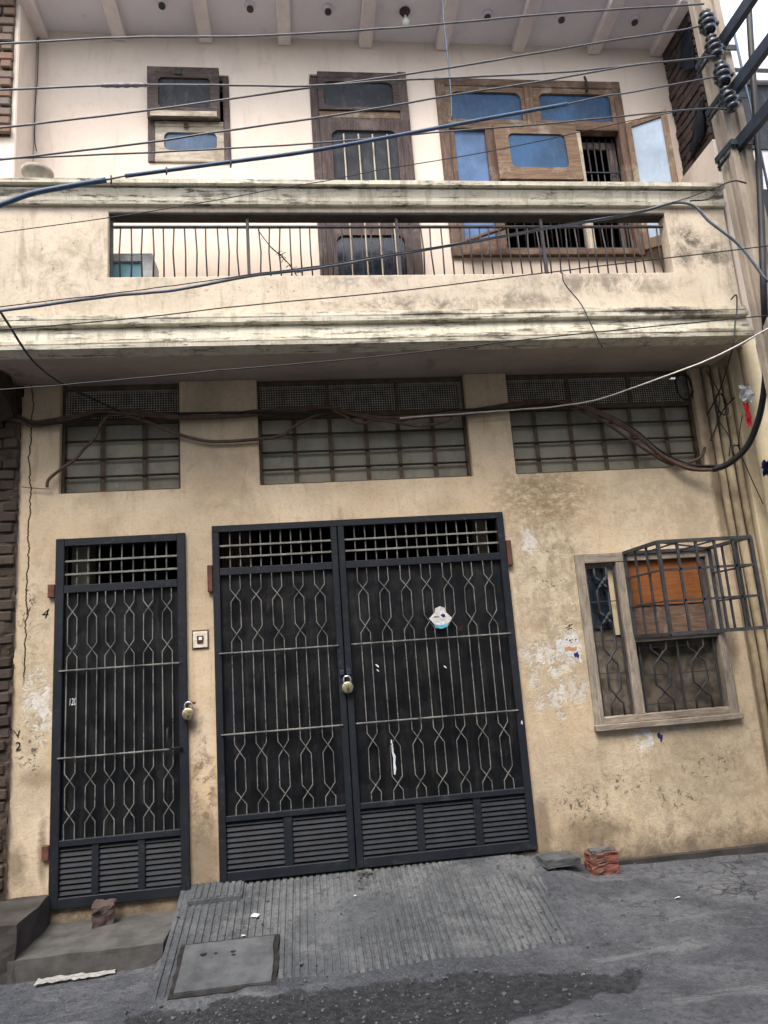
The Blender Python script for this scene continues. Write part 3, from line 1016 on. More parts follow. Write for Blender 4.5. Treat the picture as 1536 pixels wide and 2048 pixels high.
# ------------------------------------------------------------------ clerestory windows
def clerestory(x0, x1, verts, mull, label):
    w = empty('clerestory_window', ((x0 + x1) / 2, 0.06, 2.895), parent=house)
    tag(w, label)
    fr = lambda n, a, b, c, d, m='louvre_bar', y=(0.05, 0.1): box(n, a, b, y[0], y[1], c, d, m, w, 0.003)
    fr('frame', x0, x0 + 0.022, 2.895, 3.81)
    fr('frame', x1 - 0.022, x1, 2.895, 3.81)
    fr('frame', x0 + 0.022, x1 - 0.022, 3.768, 3.806)
    fr('frame', x0 + 0.022, x1 - 0.022, 3.478, 3.512)
    fr('sill', x0 + 0.022, x1 - 0.022, 2.895, 2.915)
    zz = [2.915, 3.036, 3.184, 3.336, 3.478]
    for a, b in zip(zz, zz[1:]):
        o = box('glass_pane', x0 + 0.024, x1 - 0.024, 0.102, 0.108, a - 0.006, b - 0.002, 'louvre_glass', w, 0)
        o.rotation_euler.x = math.radians(random.uniform(3.0, 6.0))
    for z in zz[1:4]:
        tubeobj('cross_rod', [(x0 + 0.012, 0.062, z), ((x0 + x1) / 2, 0.062, z + random.uniform(-0.004, 0.004)), (x1 - 0.012, 0.062, z)], 0.009, 'window_rod', w)
    for v in verts:
        box('flat_bar', v - 0.017, v + 0.017, 0.072, 0.078, 2.916, 3.477, 'louvre_bar', w, 0.001)
    for v in mull:
        box('mullion', v - 0.014, v + 0.014, 0.052, 0.09, 3.513, 3.767, 'louvre_bar', w, 0.002)
    bm = bmesh.new()
    n = int((x1 - x0 - 0.05) / 0.021)
    for i in range(n + 1):
        x = x0 + 0.025 + (x1 - x0 - 0.05) * i / n
        bx(bm, x - 0.0021, x + 0.0021, 0.062, 0.065, 3.51, 3.77)
    for i in range(13):
        z = 3.512 + 0.0207 * i
        bx(bm, x0 + 0.02, x1 - 0.02, 0.0652, 0.068, z - 0.0021, z + 0.0021)
    tag(fin('wire_mesh', bm, 'mesh_wire', w), kind='stuff')
    return w


clerestory(*CLER[0][:2], (-1.58, -1.25), (), 'narrow glazed ventilator window above the single iron door')
clerestory(*CLER[1][:2], (-0.03, 0.27, 0.575, 0.85, 1.15), (0.26, 0.86), 'wide glazed ventilator window above the double gate')
clerestory(*CLER[2][:2], (2.06, 2.38, 2.67, 2.94, 3.26), (2.39, 2.96), 'wide glazed ventilator window at the right, above the caged window')

# ------------------------------------------------------------------ iron door and gate
SLAT = None


def slat(parent, x0, x1, z, mat='gate_paint'):
    o = box('slat', x0, x1, -0.004, 0.004, z - 0.0145, z + 0.0145, mat, parent, 0.002)
    o.rotation_euler.x = math.radians(-24)
    o.location.y += -0.006
    return o


def scroll(parent, cx, h, ztop, zbot, knots):
    """one of a pair of rods bent so that they cross; knots: crossing heights with half height of the crossing"""
    for s in (-1, 1):
        pts = [(cx + s * h, ztop)]
        side = s
        for zc, hh in knots:
            pts += [(cx + side * h, zc + hh), (cx - side * h, zc - hh)]
            side = -side
        pts.append((cx + side * h, zbot))
        y = -0.020 if s > 0 else -0.0295
        tubeobj('scroll_rod', [(a + random.uniform(-0.002, 0.002), y, b) for a, b in pts], 0.0047, 'rod_paint', parent, sides=4, smooth=False, twist=math.pi / 4)


door = empty('iron_door', (-1.41, 0.0, -0.1), parent=house)
tag(door, 'narrow black iron door with scroll bars and louvred foot')
D = lambda n, a, b, c, d, m='gate_frame_paint', y0=-0.032, y1=0.03: box(n, a, b, y0, y1, c, d, m, door, 0.004)
D('stile', -1.893, -1.828, -0.105, 2.53)
D('stile', -0.985, -0.922, -0.105, 2.53)
D('rail', -1.828, -0.985, 2.468, 2.528)
D('rail', -1.828, -0.985, 2.105, 2.165)
D('rail', -1.828, -0.985, 0.3, 0.345)
D('rail', -1.828, -0.985, -0.105, -0.035)
D('sheet', -1.828, -0.985, 0.345, 2.105, 'gate_sheet_paint', 0.0, 0.006)
D('louvre_backing', -1.828, -0.985, -0.035, 0.30, 'gate_sheet_paint', 0.014, 0.018)
for a, b in ((-1.605, -1.555), (-1.285, -1.235)):
    D('louvre_post', a, b, -0.035, 0.30, 'gate_frame_paint', -0.026, 0.02)
for a, b in ((-1.828, -1.605), (-1.555, -1.285), (-1.235, -0.985)):
    for k in range(9):
        slat(door, a, b, -0.012 + k * 0.0365)
for k in range(9):
    x = -1.828 + 0.843 * (k + 1) / 10
    tubeobj('transom_rod', [(x, 0.0, 2.165), (x + random.uniform(-0.003, 0.003), 0.0, 2.3), (x, 0.0, 2.468)], 0.005, 'rod_paint', door, sides=4, smooth=False)
for z in (2.25, 2.352):
    D('transom_bar', -1.828, -0.985, z - 0.008, z + 0.008, 'flat_bar_paint', -0.016, -0.008)
for z in (1.528, 0.906):
    D('cross_bar', -1.85, -0.975, z - 0.006, z + 0.006, 'rod_paint', -0.044, -0.035)
for cx in (-1.763, -1.619, -1.485, -1.346, -1.207, -1.066):
    scroll(door, cx, 0.035, 2.106, 0.345, ((1.965, 0.05), (1.672, 0.05), (0.745, 0.05), (0.5, 0.05)))
tubeobj('handle', [(-1.06, -0.04, 1.06), (-1.062, -0.075, 1.05), (-1.062, -0.075, 0.93), (-1.03, -0.06, 0.912), (-0.96, -0.045, 0.915)], 0.009, 'gate_frame_paint', door)
number = text_mesh('house_number', '120', -1.788, 1.275, -0.0015, 0.072, 'white_ink', door, 0.15)
number.scale.x = 0.5
for z in (2.13, 0.27):
    D('hinge', -1.945, -1.895, z - 0.05, z + 0.05, 'rusty_steel', -0.035, -0.002)
D('hasp', -0.935, -0.86, 1.215, 1.235, 'rusty_steel', -0.046, -0.034)

gate = empty('double_gate', (0.47, 0.0, -0.06), parent=house)
tag(gate, 'black double iron gate with scroll bars, grille on top and louvred foot')
Gt = lambda n, a, b, c, d, m='gate_frame_paint', y0=-0.032, y1=0.03: box(n, a, b, y0, y1, c, d, m, gate, 0.004)
Gt('frame', -0.715, 1.658, 2.518, 2.572, y0=-0.03)
Gt('stile', -0.715, -0.66, -0.05, 2.517)
Gt('stile', 1.6, 1.658, -0.05, 2.517)
Gt('stile', 0.222, 0.272, -0.05, 2.517)
Gt('stile', 0.28, 0.33, -0.05, 2.517)
for a, b in ((-0.66, 0.222), (0.33, 1.6)):
    Gt('rail', a, b, 2.172, 2.232)
    Gt('rail', a, b, 0.358, 0.4)
    Gt('rail', a, b, -0.05, 0.02)
    Gt('sheet', a, b, 0.4, 2.172, 'gate_sheet_paint', 0.0, 0.006)
    Gt('louvre_backing', a, b, 0.02, 0.358, 'gate_sheet_paint', 0.014, 0.018)
    n = 10 if b < 1 else 14
    for k in range(n):
        x = a + (b - a) * (k + 1) / (n + 1)
        tubeobj('transom_rod', [(x, 0.0, 2.232), (x + random.uniform(-0.003, 0.003), 0.0, 2.37), (x, 0.0, 2.518)], 0.005, 'rod_paint', gate, sides=4, smooth=False)
    for z in (2.316, 2.408):
        Gt('transom_bar', a, b, z - 0.008, z + 0.008, 'flat_bar_paint', -0.016, -0.008)
for z in (1.573, 0.975):
    Gt('cross_bar', -0.68, 0.235, z - 0.006, z + 0.006, 'rod_paint', -0.044, -0.035)
    Gt('cross_bar', 0.335, 1.615, z - 0.004, z + 0.008, 'rod_paint', -0.044, -0.035)
for a, b in ((-0.245, -0.18), (0.745, 0.8), (1.19, 1.25)):
    Gt('louvre_post', a, b, 0.02, 0.358, 'gate_frame_paint', -0.026, 0.02)
for a, b in ((-0.66, -0.245), (-0.18, 0.222), (0.33, 0.745), (0.8, 1.19), (1.25, 1.6)):
    for k in range(9):
        slat(gate, a, b, 0.045 + k * 0.0365)
for cx in (-0.545, -0.385, -0.222, -0.055, 0.112, 0.455, 0.625, 0.8, 0.97, 1.145, 1.315, 1.485):
    scroll(gate, cx, 0.038, 2.173, 0.4, ((2.012, 0.05), (1.712, 0.055), (0.842, 0.055), (0.518, 0.05)))
Gt('hinge', -0.755, -0.717, 2.05, 2.26, 'rusty_steel', -0.04, -0.002)
Gt('hinge', 1.66, 1.7, 2.12, 2.33, 'rusty_steel', -0.04, -0.002)
Gt('hasp', 0.232, 0.268, 1.345, 1.385, 'arm_steel', -0.05, -0.034)
Gt('hasp', 0.283, 0.32, 1.345, 1.39, 'arm_steel', -0.05, -0.034)


# ------------------------------------------------------------------ ground-floor window with its box grille
win = empty('barred_window', (2.85, 0.0, 0.8), parent=house)
tag(win, 'weathered grey wooden window with scroll grilles and an orange board')
Wn = lambda n, a, b, c, d, m, y0=-0.02, y1=0.06: box(n, a, b, y0, y1, c, d, m, win, 0.004)
Wn('frame', 2.235, 2.315, 0.8, 2.18, 'grey_wood_upright')
Wn('frame', 3.385, 3.465, 0.8, 2.18, 'grey_wood_upright')
Wn('frame', 2.315, 3.385, 2.1, 2.18, 'grey_wood_rail', -0.018)
Wn('sill', 2.225, 3.475, 0.765, 0.81, 'grey_wood_rail', -0.05, 0.06)
Wn('frame', 2.315, 3.385, 0.81, 0.865, 'grey_wood_rail', -0.018)
Wn('mullion', 2.585, 2.665, 0.865, 2.1, 'grey_wood_upright', -0.014)
Wn('rail', 2.665, 3.385, 1.43, 1.485, 'grey_wood_rail', -0.012)
Wn('glass_pane', 2.315, 2.53, 1.56, 2.06, 'dark_glass', 0.055, 0.06)
Wn('board', 2.53, 2.585, 1.5, 2.06, 'neighbour_yellow', 0.055, 0.06)
Wn('sash', 2.315, 2.585, 2.06, 2.1, 'grey_wood_rail', 0.03, 0.058)
Wn('curtain', 2.315, 2.585, 0.865, 1.56, 'curtain', 0.07, 0.075)
Wn('curtain', 2.665, 3.385, 0.865, 1.43, 'curtain', 0.09, 0.095)
Wn('board', 2.665, 3.335, 1.72, 2.1, 'orange_board', 0.02, 0.035)
Wn('board', 2.665, 3.335, 1.485, 1.72, 'brown_wood_rail', 0.03, 0.045)
Wn('stile', 3.335, 3.385, 1.485, 2.1, 'dark_wood_upright', 0.0, 0.05)
random.seed(5)


def grille(parent, xs_, z0, z1, pairs, y, hbars):
    for x in xs_:
        box('grille_bar', x - 0.008, x + 0.008, y, y + 0.014, z0, z1, 'cage_paint', parent, 0.001)
    for z in hbars:
        box('grille_rail', xs_[0], xs_[-1], y + 0.013, y + 0.02, z - 0.004, z + 0.004, 'cage_paint', parent, 0.001)
    for cx, h, zc in pairs:
        for s in (-1, 1):
            pts, side = [(cx + s * h, z1)], s
            for z in zc:
                pts += [(cx + side * h, z + 0.06), (cx + side * h * 0.4, z + 0.03), (cx - side * h * 0.4, z - 0.03), (cx - side * h, z - 0.06)]
                side = -side
            pts.append((cx + side * h, z0))
            tubeobj('grille_scroll', [(a, y - 0.005 * s, b) for a, b in pts], 0.0095, 'cage_paint', parent, sides=5)


grille(win, (2.33, 2.57), 0.87, 2.06, ((2.45, 0.05, (1.93, 1.64, 1.33, 1.02)),), 0.012, (1.78, 1.46, 1.2))
grille(win, (2.70, 3.03, 3.35), 0.87, 1.425, ((2.865, 0.065, (1.3, 1.02)), (3.19, 0.065, (1.3, 1.02))), 0.012, (1.16, 1.38, 0.93))
for z in (1.93, 1.64):
    bm = bmesh.new()
    lathe(bm, [(0.001, -0.012), (0.014, -0.01), (0.022, 0.0), (0.022, 0.006)], (2.45, 0.0, z), 10, 'Y')
    for k in range(4):
        a = math.pi / 4 + k * math.pi / 2
        tube(bm, [(2.45 + 0.02 * math.cos(a), 0.002, z + 0.02 * math.sin(a)), (2.45 + 0.05 * math.cos(a), -0.002, z + 0.05 * math.sin(a)), (2.45 + 0.075 * math.cos(a), 0.004, z + 0.075 * math.sin(a))], 0.011, 5, rfun=lambda t: 1.2 - t)
    fin('rosette', bm, 'cage_paint', win, True)

cage = empty('box_grille', (3.04, -0.02, 1.48), parent=house)
tag(cage, 'empty projecting iron cage for an air cooler on the window')
cx0, cx1, cy0, cy1, cz0, cz1 = 2.665, 3.42, -0.60, -0.022, 1.478, 2.168


def cbar(a, b, t=0.009, n='cage_bar'):
    tubeobj(n, [a, b], t * 1.35, 'cage_paint', cage, sides=4, smooth=False, twist=math.pi / 4)


for z in (cz0, cz1):
    for a, b in (((cx0, cy0, z), (cx1, cy0, z)), ((cx0, cy1, z), (cx1, cy1, z)), ((cx0, cy0, z), (cx0, cy1, z)), ((cx1, cy0, z), (cx1, cy1, z))):
        cbar(a, b, 0.014, 'cage_frame')
for x in (cx0, cx1):
    for y in (cy0, cy1):
        cbar((x, y, cz0), (x, y, cz1), 0.013, 'cage_frame')
for z in (1.72, 1.955):
    cbar((cx0, cy0, z), (cx1, cy0, z))
    cbar((cx0, cy0, z), (cx0, cy1, z), 0.007)
    cbar((cx1, cy0, z), (cx1, cy1, z), 0.007)
for k in (1, 2, 3, 4):
    x = cx0 + (cx1 - cx0) * k / 5
    cbar((x, cy0, cz0), (x, cy0, cz1))
for k in (1, 2):
    y = cy0 + (cy1 - cy0) * k / 3
    for x in (cx0, cx1):
        cbar((x, y, cz0), (x, y, cz1), 0.008)
cbar((cx0, cy0, cz1), (cx1, cy1, cz1), 0.006)
cbar((cx0 + 0.2, cy0, cz1), (cx0 + 0.2, cy1, cz1), 0.006)
cbar((cx1 - 0.25, cy0, cz1), (cx1 - 0.25, cy1, cz1), 0.006)
cbar((cx0 + 0.25, cy0, cz0), (cx0 + 0.25, cy1, cz0), 0.006)
cbar((cx1 - 0.25, cy0, cz0), (cx1 - 0.25, cy1, cz0), 0.006)

# ------------------------------------------------------------------ balcony railing in the parapet opening
rail = empty('balcony_railing', (0.9, -0.5, 4.432), parent=house)
tag(rail, 'thin upright iron bars in the parapet opening')
R = lambda n, a, b, c, d, y0=-0.515, y1=-0.49: box(n, a, b, y0, y1, c, d, 'railing_paint', rail, 0.002)
R('rail', -1.374, 3.184, 4.434, 4.448)
R('rail', -1.374, 3.184, 4.886, 4.902)
R('stile', -1.374, -1.354, 4.448, 4.984)
random.seed(21)
n = 55
for i in range(n):
    x = -1.30 + 4.43 * i / (n - 1)
    b = random.uniform(-0.012, 0.012)
    tubeobj('rail_bar', [(x, -0.503, 4.44), (x + b, -0.503, 4.67), (x + random.uniform(-0.006, 0.006), -0.503, 4.9)], 0.0065, 'railing_paint', rail, sides=5)
for x in (-0.32, 0.88, 2.1):
    R('post', x - 0.012, x + 0.012, 4.434, 4.984, -0.53, -0.5)

# ------------------------------------------------------------------ upstairs joinery
w1 = empty('small_window', (-0.83, 0.0, 5.86), parent=house)
tag(w1, 'small weathered window with a blue lower pane and a dark propped upper sash')
A = lambda n, a, b, c, d, m, y0=-0.02, y1=0.05: box(n, a, b, y0, y1, c, d, m, w1, 0.004)
A('frame', -1.19, -1.135, 5.86, 6.755, 'dark_wood_upright')
A('frame', -0.532, -0.475, 5.86, 6.755, 'dark_wood_upright')
A('frame', -1.135, -0.532, 6.70, 6.753, 'dark_wood_rail')
A('frame', -1.135, -0.532, 5.86, 5.93, 'white_wood_rail', -0.018)
A('rail', -1.135, -0.532, 6.225, 6.275, 'white_wood_rail', -0.016)
fin('lower_sash', frame_plate(-1.135, -0.532, 5.93, 6.225, -1.055, -0.595, 5.985, 6.17, -0.006, 0.03, 0.05), 'white_wood_rail', w1)
A('glass_pane', -1.07, -0.58, 5.97, 6.185, 'blue_glass', 0.01, 0.014)
fin('upper_sash', frame_plate(-1.185, -0.555, 6.26, 6.785, -1.09, -0.635, 6.365, 6.675, -0.075, -0.04, 0.04), 'dark_wood_rail', w1)
A('glass_pane', -1.11, -0.615, 6.345, 6.695, 'grey_glass', -0.058, -0.054)
A('sash_rail', -1.16, -0.58, 6.27, 6.325, 'white_wood_rail', -0.083, -0.076)
A('catch', -0.88, -0.84, 6.2, 6.245, 'rusty_steel', -0.03, -0.017)
A('catch', -0.94, -0.88, 6.7, 6.77, 'dark_steel', -0.085, -0.076)

w2 = empty('balcony_door', (0.71, 0.0, 4.02), parent=house)
tag(w2, 'dark wooden balcony door with grey mesh panels and pale bars')
B = lambda n, a, b, c, d, m, y0=-0.02, y1=0.05: box(n, a, b, y0, y1, c, d, m, w2, 0.004)
B('frame', 0.262, 0.335, 4.02, 6.76, 'dark_wood_upright')
B('frame', 1.085, 1.168, 4.02, 6.82, 'dark_wood_upright', -0.05)
B('frame', 0.335, 1.085, 6.74, 6.805, 'dark_wood_rail', -0.05)
fin('upper_sash', frame_plate(0.335, 1.085, 6.4, 6.738, 0.385, 1.03, 6.43, 6.7, -0.048, -0.012, 0.06), 'dark_wood_rail', w2)
B('mesh_panel', 0.37, 1.05, 6.415, 6.715, 'grey_glass', -0.03, -0.026)
B('rail', 0.335, 1.085, 6.325, 6.398, 'orange_wood_rail', -0.03)
fin('leaf', frame_plate(0.335, 1.085, 5.2, 6.323, 0.435, 1.035, 5.32, 6.2, -0.03, 0.01, 0.07, corners=(0, 0, 1, 1)), 'dark_wood_upright', w2)
fin('leaf', frame_plate(0.335, 1.085, 4.04, 5.198, 0.42, 1.03, 4.3, 5.13, -0.03, 0.01, 0.07, corners=(0, 0, 1, 1)), 'dark_wood_upright', w2)
B('mesh_panel', 0.42, 1.05, 5.3, 6.22, 'grey_glass', -0.008, -0.004)
B('mesh_panel', 0.40, 1.05, 4.28, 5.15, 'dark_glass', -0.008, -0.004)
for x in (0.545, 0.68, 0.81, 0.945):
    B('bar', x - 0.007, x + 0.007, 4.3, 6.16, 'white_wood_upright', -0.034, -0.022)

w3 = empty('wide_window', (2.36, 0.0, 4.93), parent=house)
tag(w3, 'wide brown wooden window with blue panes and opened sashes')
K = lambda n, a, b, c, d, m, y0=-0.03, y1=0.06: box(n, a, b, y0, y1, c, d, m, w3, 0.005)
K('frame', 1.445, 1.535, 4.92, 6.79, 'brown_wood_upright')
K('frame', 3.2, 3.28, 4.92, 6.79, 'brown_wood_upright')
K('frame', 1.535, 3.2, 6.705, 6.788, 'brown_wood_rail')
K('frame', 1.535, 3.2, 4.92, 4.985, 'brown_wood_rail', -0.045)
K('mullion', 2.3, 2.385, 6.285, 6.705, 'orange_wood_upright', -0.034)
K('transom', 1.535, 3.2, 6.24, 6.31, 'brown_wood_rail', -0.026)
fin('top_sash', frame_plate(1.535, 2.3, 6.31, 6.705, 1.585, 2.265, 6.345, 6.645, -0.02, 0.02, 0.06, corners=(0, 0, 1, 1)), 'orange_wood_rail', w3)
K('glass_pane', 1.57, 2.28, 6.33, 6.66, 'blue_glass', 0.0, 0.004)
fin('top_sash', frame_plate(2.385, 3.2, 6.31, 6.705, 2.445, 3.16, 6.345, 6.645, -0.02, 0.02, 0.06, corners=(0, 0, 1, 1)), 'orange_wood_rail', w3)
K('glass_pane', 2.43, 3.18, 6.33, 6.66, 'blue_glass', 0.0, 0.004)
K('post', 1.88, 1.97, 4.985, 6.24, 'brown_wood_upright', -0.02)
K('post', 2.74, 2.815, 4.985, 6.24, 'white_wood_upright', -0.016)
K('stile', 1.535, 1.585, 4.985, 6.24, 'brown_wood_upright', -0.01)
K('glass_pane', 1.585, 1.88, 5.1, 6.24, 'pale_blue_glass', 0.01, 0.014)
K('sash_rail', 1.585, 1.88, 4.985, 5.1, 'brown_wood_rail', -0.005, 0.03)
# top-hung sash propped open over the middle light
bm = frame_plate(1.95, 2.75, 5.66, 6.265, 2.08, 2.63, 5.79, 6.165, -0.055, -0.022, 0.05)
for v in bm.verts:
    v.co.y -= 0.06 * (6.265 - v.co.z)
fin('propped_sash', bm, 'orange_wood_rail', w3)
bm = bmesh.new()
bx(bm, 2.06, 2.65, -0.04, -0.036, 5.775, 6.19)
for v in bm.verts:
    v.co.y -= 0.06 * (6.265 - v.co.z)
fin('glass_pane', bm, 'blue_glass', w3)
for a, b, n in ((1.97, 2.74, 9), (2.815, 3.2, 6)):
    for k in range(n):
        x = a + (b - a) * (k + 0.5) / n
        tubeobj('window_bar', [(x, 0.075, 4.985), (x, 0.075, 6.24)], 0.008, 'dark_steel', w3, sides=5)
    for z in (5.05, 5.85):
        K('bar_rail', a, b, z - 0.008, z + 0.008, 'arm_steel', 0.06, 0.068)
K('inner_sash', 2.815, 3.2, 6.12, 6.2, 'dark_wood_rail', 0.085, 0.11)
K('inner_sash', 3.12, 3.2, 5.0, 6.12, 'dark_wood_upright', 0.085, 0.11)
# casement swung out at the right
ang = math.radians(-31)
bm = frame_plate(0.0, 0.37, 4.96, 6.295, 0.05, 0.315, 5.06, 6.24, -0.018, 0.018)
pane = bmesh.new()
bx(pane, 0.045, 0.32, -0.003, 0.003, 5.05, 6.25)
for b_ in (bm, pane):
    bmesh.ops.rotate(b_, verts=b_.verts, cent=(0, 0, 0), matrix=Matrix.Rotation(ang, 3, 'Z'))
    bmesh.ops.translate(b_, verts=b_.verts, vec=(3.265, -0.04, 0))
fin('open_casement', bm, 'orange_wood_upright', w3)
fin('frosted_pane', pane, 'frosted_glass', w3)
tubeobj('hook', [(2.93, -0.03, 6.83), (2.93, -0.05, 6.78), (2.935, -0.045, 6.7), (2.93, -0.034, 6.66)], 0.012, 'dark_steel', w3)
# shelf board leaning inside the lower left light
bm = bmesh.new()
bx(bm, 1.56, 1.93, -0.16, -0.12, 4.99, 5.01)
for v in bm.verts:
    v.co.z += 0.35 * (v.co.x - 1.56)
fin('prop_board', bm, 'brown_wood_rail', w3)

# ------------------------------------------------------------------ neighbours
nw = empty('brick_wall', (-2.5, 0.1, -0.3), 'sooty bare brick wall of the neighbour along the left edge', 'wall')
core = box('mortar_core', -3.6, -2.19, 0.012, 0.23, -0.4, 3.80, 'dark_mortar', nw, 0.0)
random.seed(17)
z, row = -0.02, 0
while z < 3.74:
    x = -2.185 - random.uniform(0, 0.03)
    L = 0.12 if row % 2 else 0.23
    while x > -2.72:
        if random.random() > 0.04:
            o = box('brick', x - L + 0.012, x, -0.03, 0.03, z, z + 0.072, 'sooty_brick', core, 0.009)
            o.location.y += random.uniform(-0.02, 0.014)
            o.rotation_euler = (random.uniform(-0.03, 0.03), random.uniform(-0.015, 0.015), random.uniform(-0.04, 0.04))
        x -= L
        L = 0.23
    z += 0.0845
    row += 1
# cement smeared over the bricks in places
bm = bmesh.new()
g = []
for j in range(120):
    z = -0.1 + 3.85 * j / 119
    r = []
    for i in range(18):
        x = -2.9 + 0.72 * i / 17
        n_ = noise.noise(Vector((x * 4, z * 3, 0))) + 0.6 * noise.noise(Vector((x * 13, z * 11, 2))) + 0.3 * noise.noise(Vector((x * 35, z * 35, 4)))
        r.append(bm.verts.new((x + 0.012 * noise.noise(Vector((z * 20, i, 0))), -0.022 - 0.03 * n_, z)))
    g.append(r)
for a_, b_ in zip(g, g[1:]):
    for i in range(17):
        bm.faces.new((a_[i], a_[i + 1], b_[i + 1], b_[i]))
fin('cement_smear', bm, 'dark_mortar', nw)
# broken bracket of brickwork under the balcony
bm = bmesh.new()
bx(bm, -2.8, -2.22, -0.30, 0.0, 3.5, 3.80)
bmesh.ops.subdivide_edges(bm, edges=bm.edges[:], cuts=6, use_grid_fill=True)
for v in bm.verts:
    v.co += Vector((noise.noise(v.co * 8), noise.noise(v.co * 8 + Vector((5, 0, 0))), noise.noise(v.co * 8 + Vector((0, 5, 0))))) * 0.035
    v.co.y += 0.22 * sm(3.75, 3.5, v.co.z) * (1 if v.co.y < -0.1 else 0)
fin('broken_corbel', bm, 'sooty_brick', nw)

nb = empty('neighbour_building', (5.5, -0.1, -0.4), 'pale yellow and white neighbouring building behind the pole at the right', 'building')
box('lower_wall', 3.86, 9.0, -0.09, 0.3, -0.5, 3.95, 'neighbour_yellow', nb, 0.01)
box('upper_wall', 3.91, 9.0, 0.1, 0.5, 3.95, 7.45, 'neighbour_white', nb, 0.01)
box('string_course', 3.91, 9.0, -0.16, 0.1, 3.95, 4.1, 'neighbour_white', nb, 0.01)
for x in (4.5, 5.9, 7.3):
    for z in (4.75, 6.15):
        box('window', x, x + 0.7, 0.085, 0.099, z, z + 0.95, 'grey_glass', nb, 0.002)
box('parapet_band', 3.93, 9.0, 0.03, 0.1, 6.9, 7.0, 'neighbour_white', nb, 0.01)
tubeobj('drain_pipe', [(3.97, -0.21, -0.2), (3.97, -0.21, 2.0), (3.965, -0.21, 3.95)], 0.075, 'neighbour_yellow', nb, 14)

# drain pipes in the corner between the two houses
for k, (x, r, lab) in enumerate(((3.655, 0.028, 'tan painted drain pipe nearest the ventilator window'), (3.735, 0.036, 'tan painted drain pipe, middle of the three in the corner'), (3.82, 0.03, 'tan painted drain pipe nearest the yellow neighbour'))):
    o = tubeobj('drain_pipe', [(x, -0.035, -0.25), (x + 0.006, -0.04, 1.2), (x - 0.004, -0.036, 2.6), (x, -0.035, 3.8)], r, 'drain_pipe_paint', sides=12)
    tag(o, lab, 'pipe', 'drain pipes in the corner')
bk = box('corner_wall', 3.632, 3.86, 0.03, 0.25, -0.45, 3.81, 'tan_plaster', house, 0.004)

# ------------------------------------------------------------------ concrete utility pole
pole = empty('utility_pole', (3.69, -0.9, -0.35), 'square concrete utility pole with steel crossarms and black insulators at the right', 'pole')
bm = bmesh.new()
prev = None
for z in (-0.4, 2.0, 4.0, 6.0, 8.2):
    k = (z + 0.4) / 8.6
    cx = 3.715 - 0.062 * (z - 3.0)/1.9 * 0.55 - 0.0
    w, dpt = 0.105 - 0.02 * k, 0.09 - 0.015 * k
    pts = [(-w, -dpt), (-w * 0.35, -dpt), (-w * 0.28, -dpt + 0.025), (w * 0.28, -dpt + 0.025), (w * 0.35, -dpt), (w, -dpt),
           (w, dpt), (-w, dpt), (-w, 0.3 * dpt), (-w + 0.02, 0.22 * dpt), (-w + 0.02, -0.22 * dpt), (-w, -0.3 * dpt)]
    cur = [bm.verts.new((cx + a, -0.9 + b, z)) for a, b in pts]
    if prev:
        for a in range(len(pts)):
            bm.faces.new((prev[a], prev[(a + 1) % len(pts)], cur[(a + 1) % len(pts)], cur[a]))
    else:
        bm.faces.new(cur)
    prev = cur
bm.faces.new(prev[::-1])
fin('shaft', bm, 'concrete_pole', pole)


def arm(x, z, y0=-2.3, y1=-0.72):
    bm = bmesh.new()
    bx(bm, x, x + 0.009, y0, y1, z - 0.05, z + 0.05)
    bx(bm, x + 0.009, x + 0.05, y0, y1, z + 0.041, z + 0.05)
    bx(bm, x + 0.009, x + 0.05, y0, y1, z - 0.05, z - 0.041)
    fin('crossarm', bm, 'arm_steel', pole)


for x, z in ((3.60, 6.22), (3.615, 5.76), (3.63, 5.32)):
    arm(x, z)
    bm = bmesh.new()
    bx(bm, x - 0.06, x + 0.19, -1.012, -1.0, z - 0.025, z + 0.025)
    bx(bm, x - 0.06, x - 0.05, -1.0, -0.78, z - 0.025, z + 0.025)
    bx(bm, x - 0.06, x + 0.19, -0.79, -0.78, z - 0.025, z + 0.025)
    fin('clamp', bm, 'arm_steel', pole)
    tubeobj('strut', [(x - 0.02, -1.0, z - 0.02), (x - 0.1, -0.86, z - 0.13)], 0.014, 'arm_steel', pole)
for x, z in ((3.49, 6.36), (3.505, 6.12), (3.535, 5.87), (3.55, 5.63)):
    bm = bmesh.new()
    lathe(bm, [(0.02, -0.1), (0.045, -0.095), (0.06, -0.07), (0.05, -0.055), (0.035, -0.05), (0.055, -0.04), (0.072, -0.015), (0.058, 0.0), (0.036, 0.006),
               (0.055, 0.014), (0.066, 0.034), (0.05, 0.05), (0.032, 0.055), (0.036, 0.075), (0.046, 0.09), (0.03, 0.108), (0.01, 0.112)], (x, -1.1, z), 16)
    o = fin('insulator', bm, 'insulator_glaze', pole, True)
    o.rotation_euler.y = random.uniform(-0.25, 0.1)
    box('insulator_bracket', x - 0.012, x + 0.1, -1.112, -1.0, z - 0.012, z + 0.012, 'arm_steel', pole)
tubeobj('earth_wire', [(3.78, -1.01, 6.5), (3.8, -1.015, 5.4), (3.815, -1.01, 4.6), (3.83, -1.0, 3.2), (3.84, -1.0, 0)], 0.01, 'blue_sheath', pole)

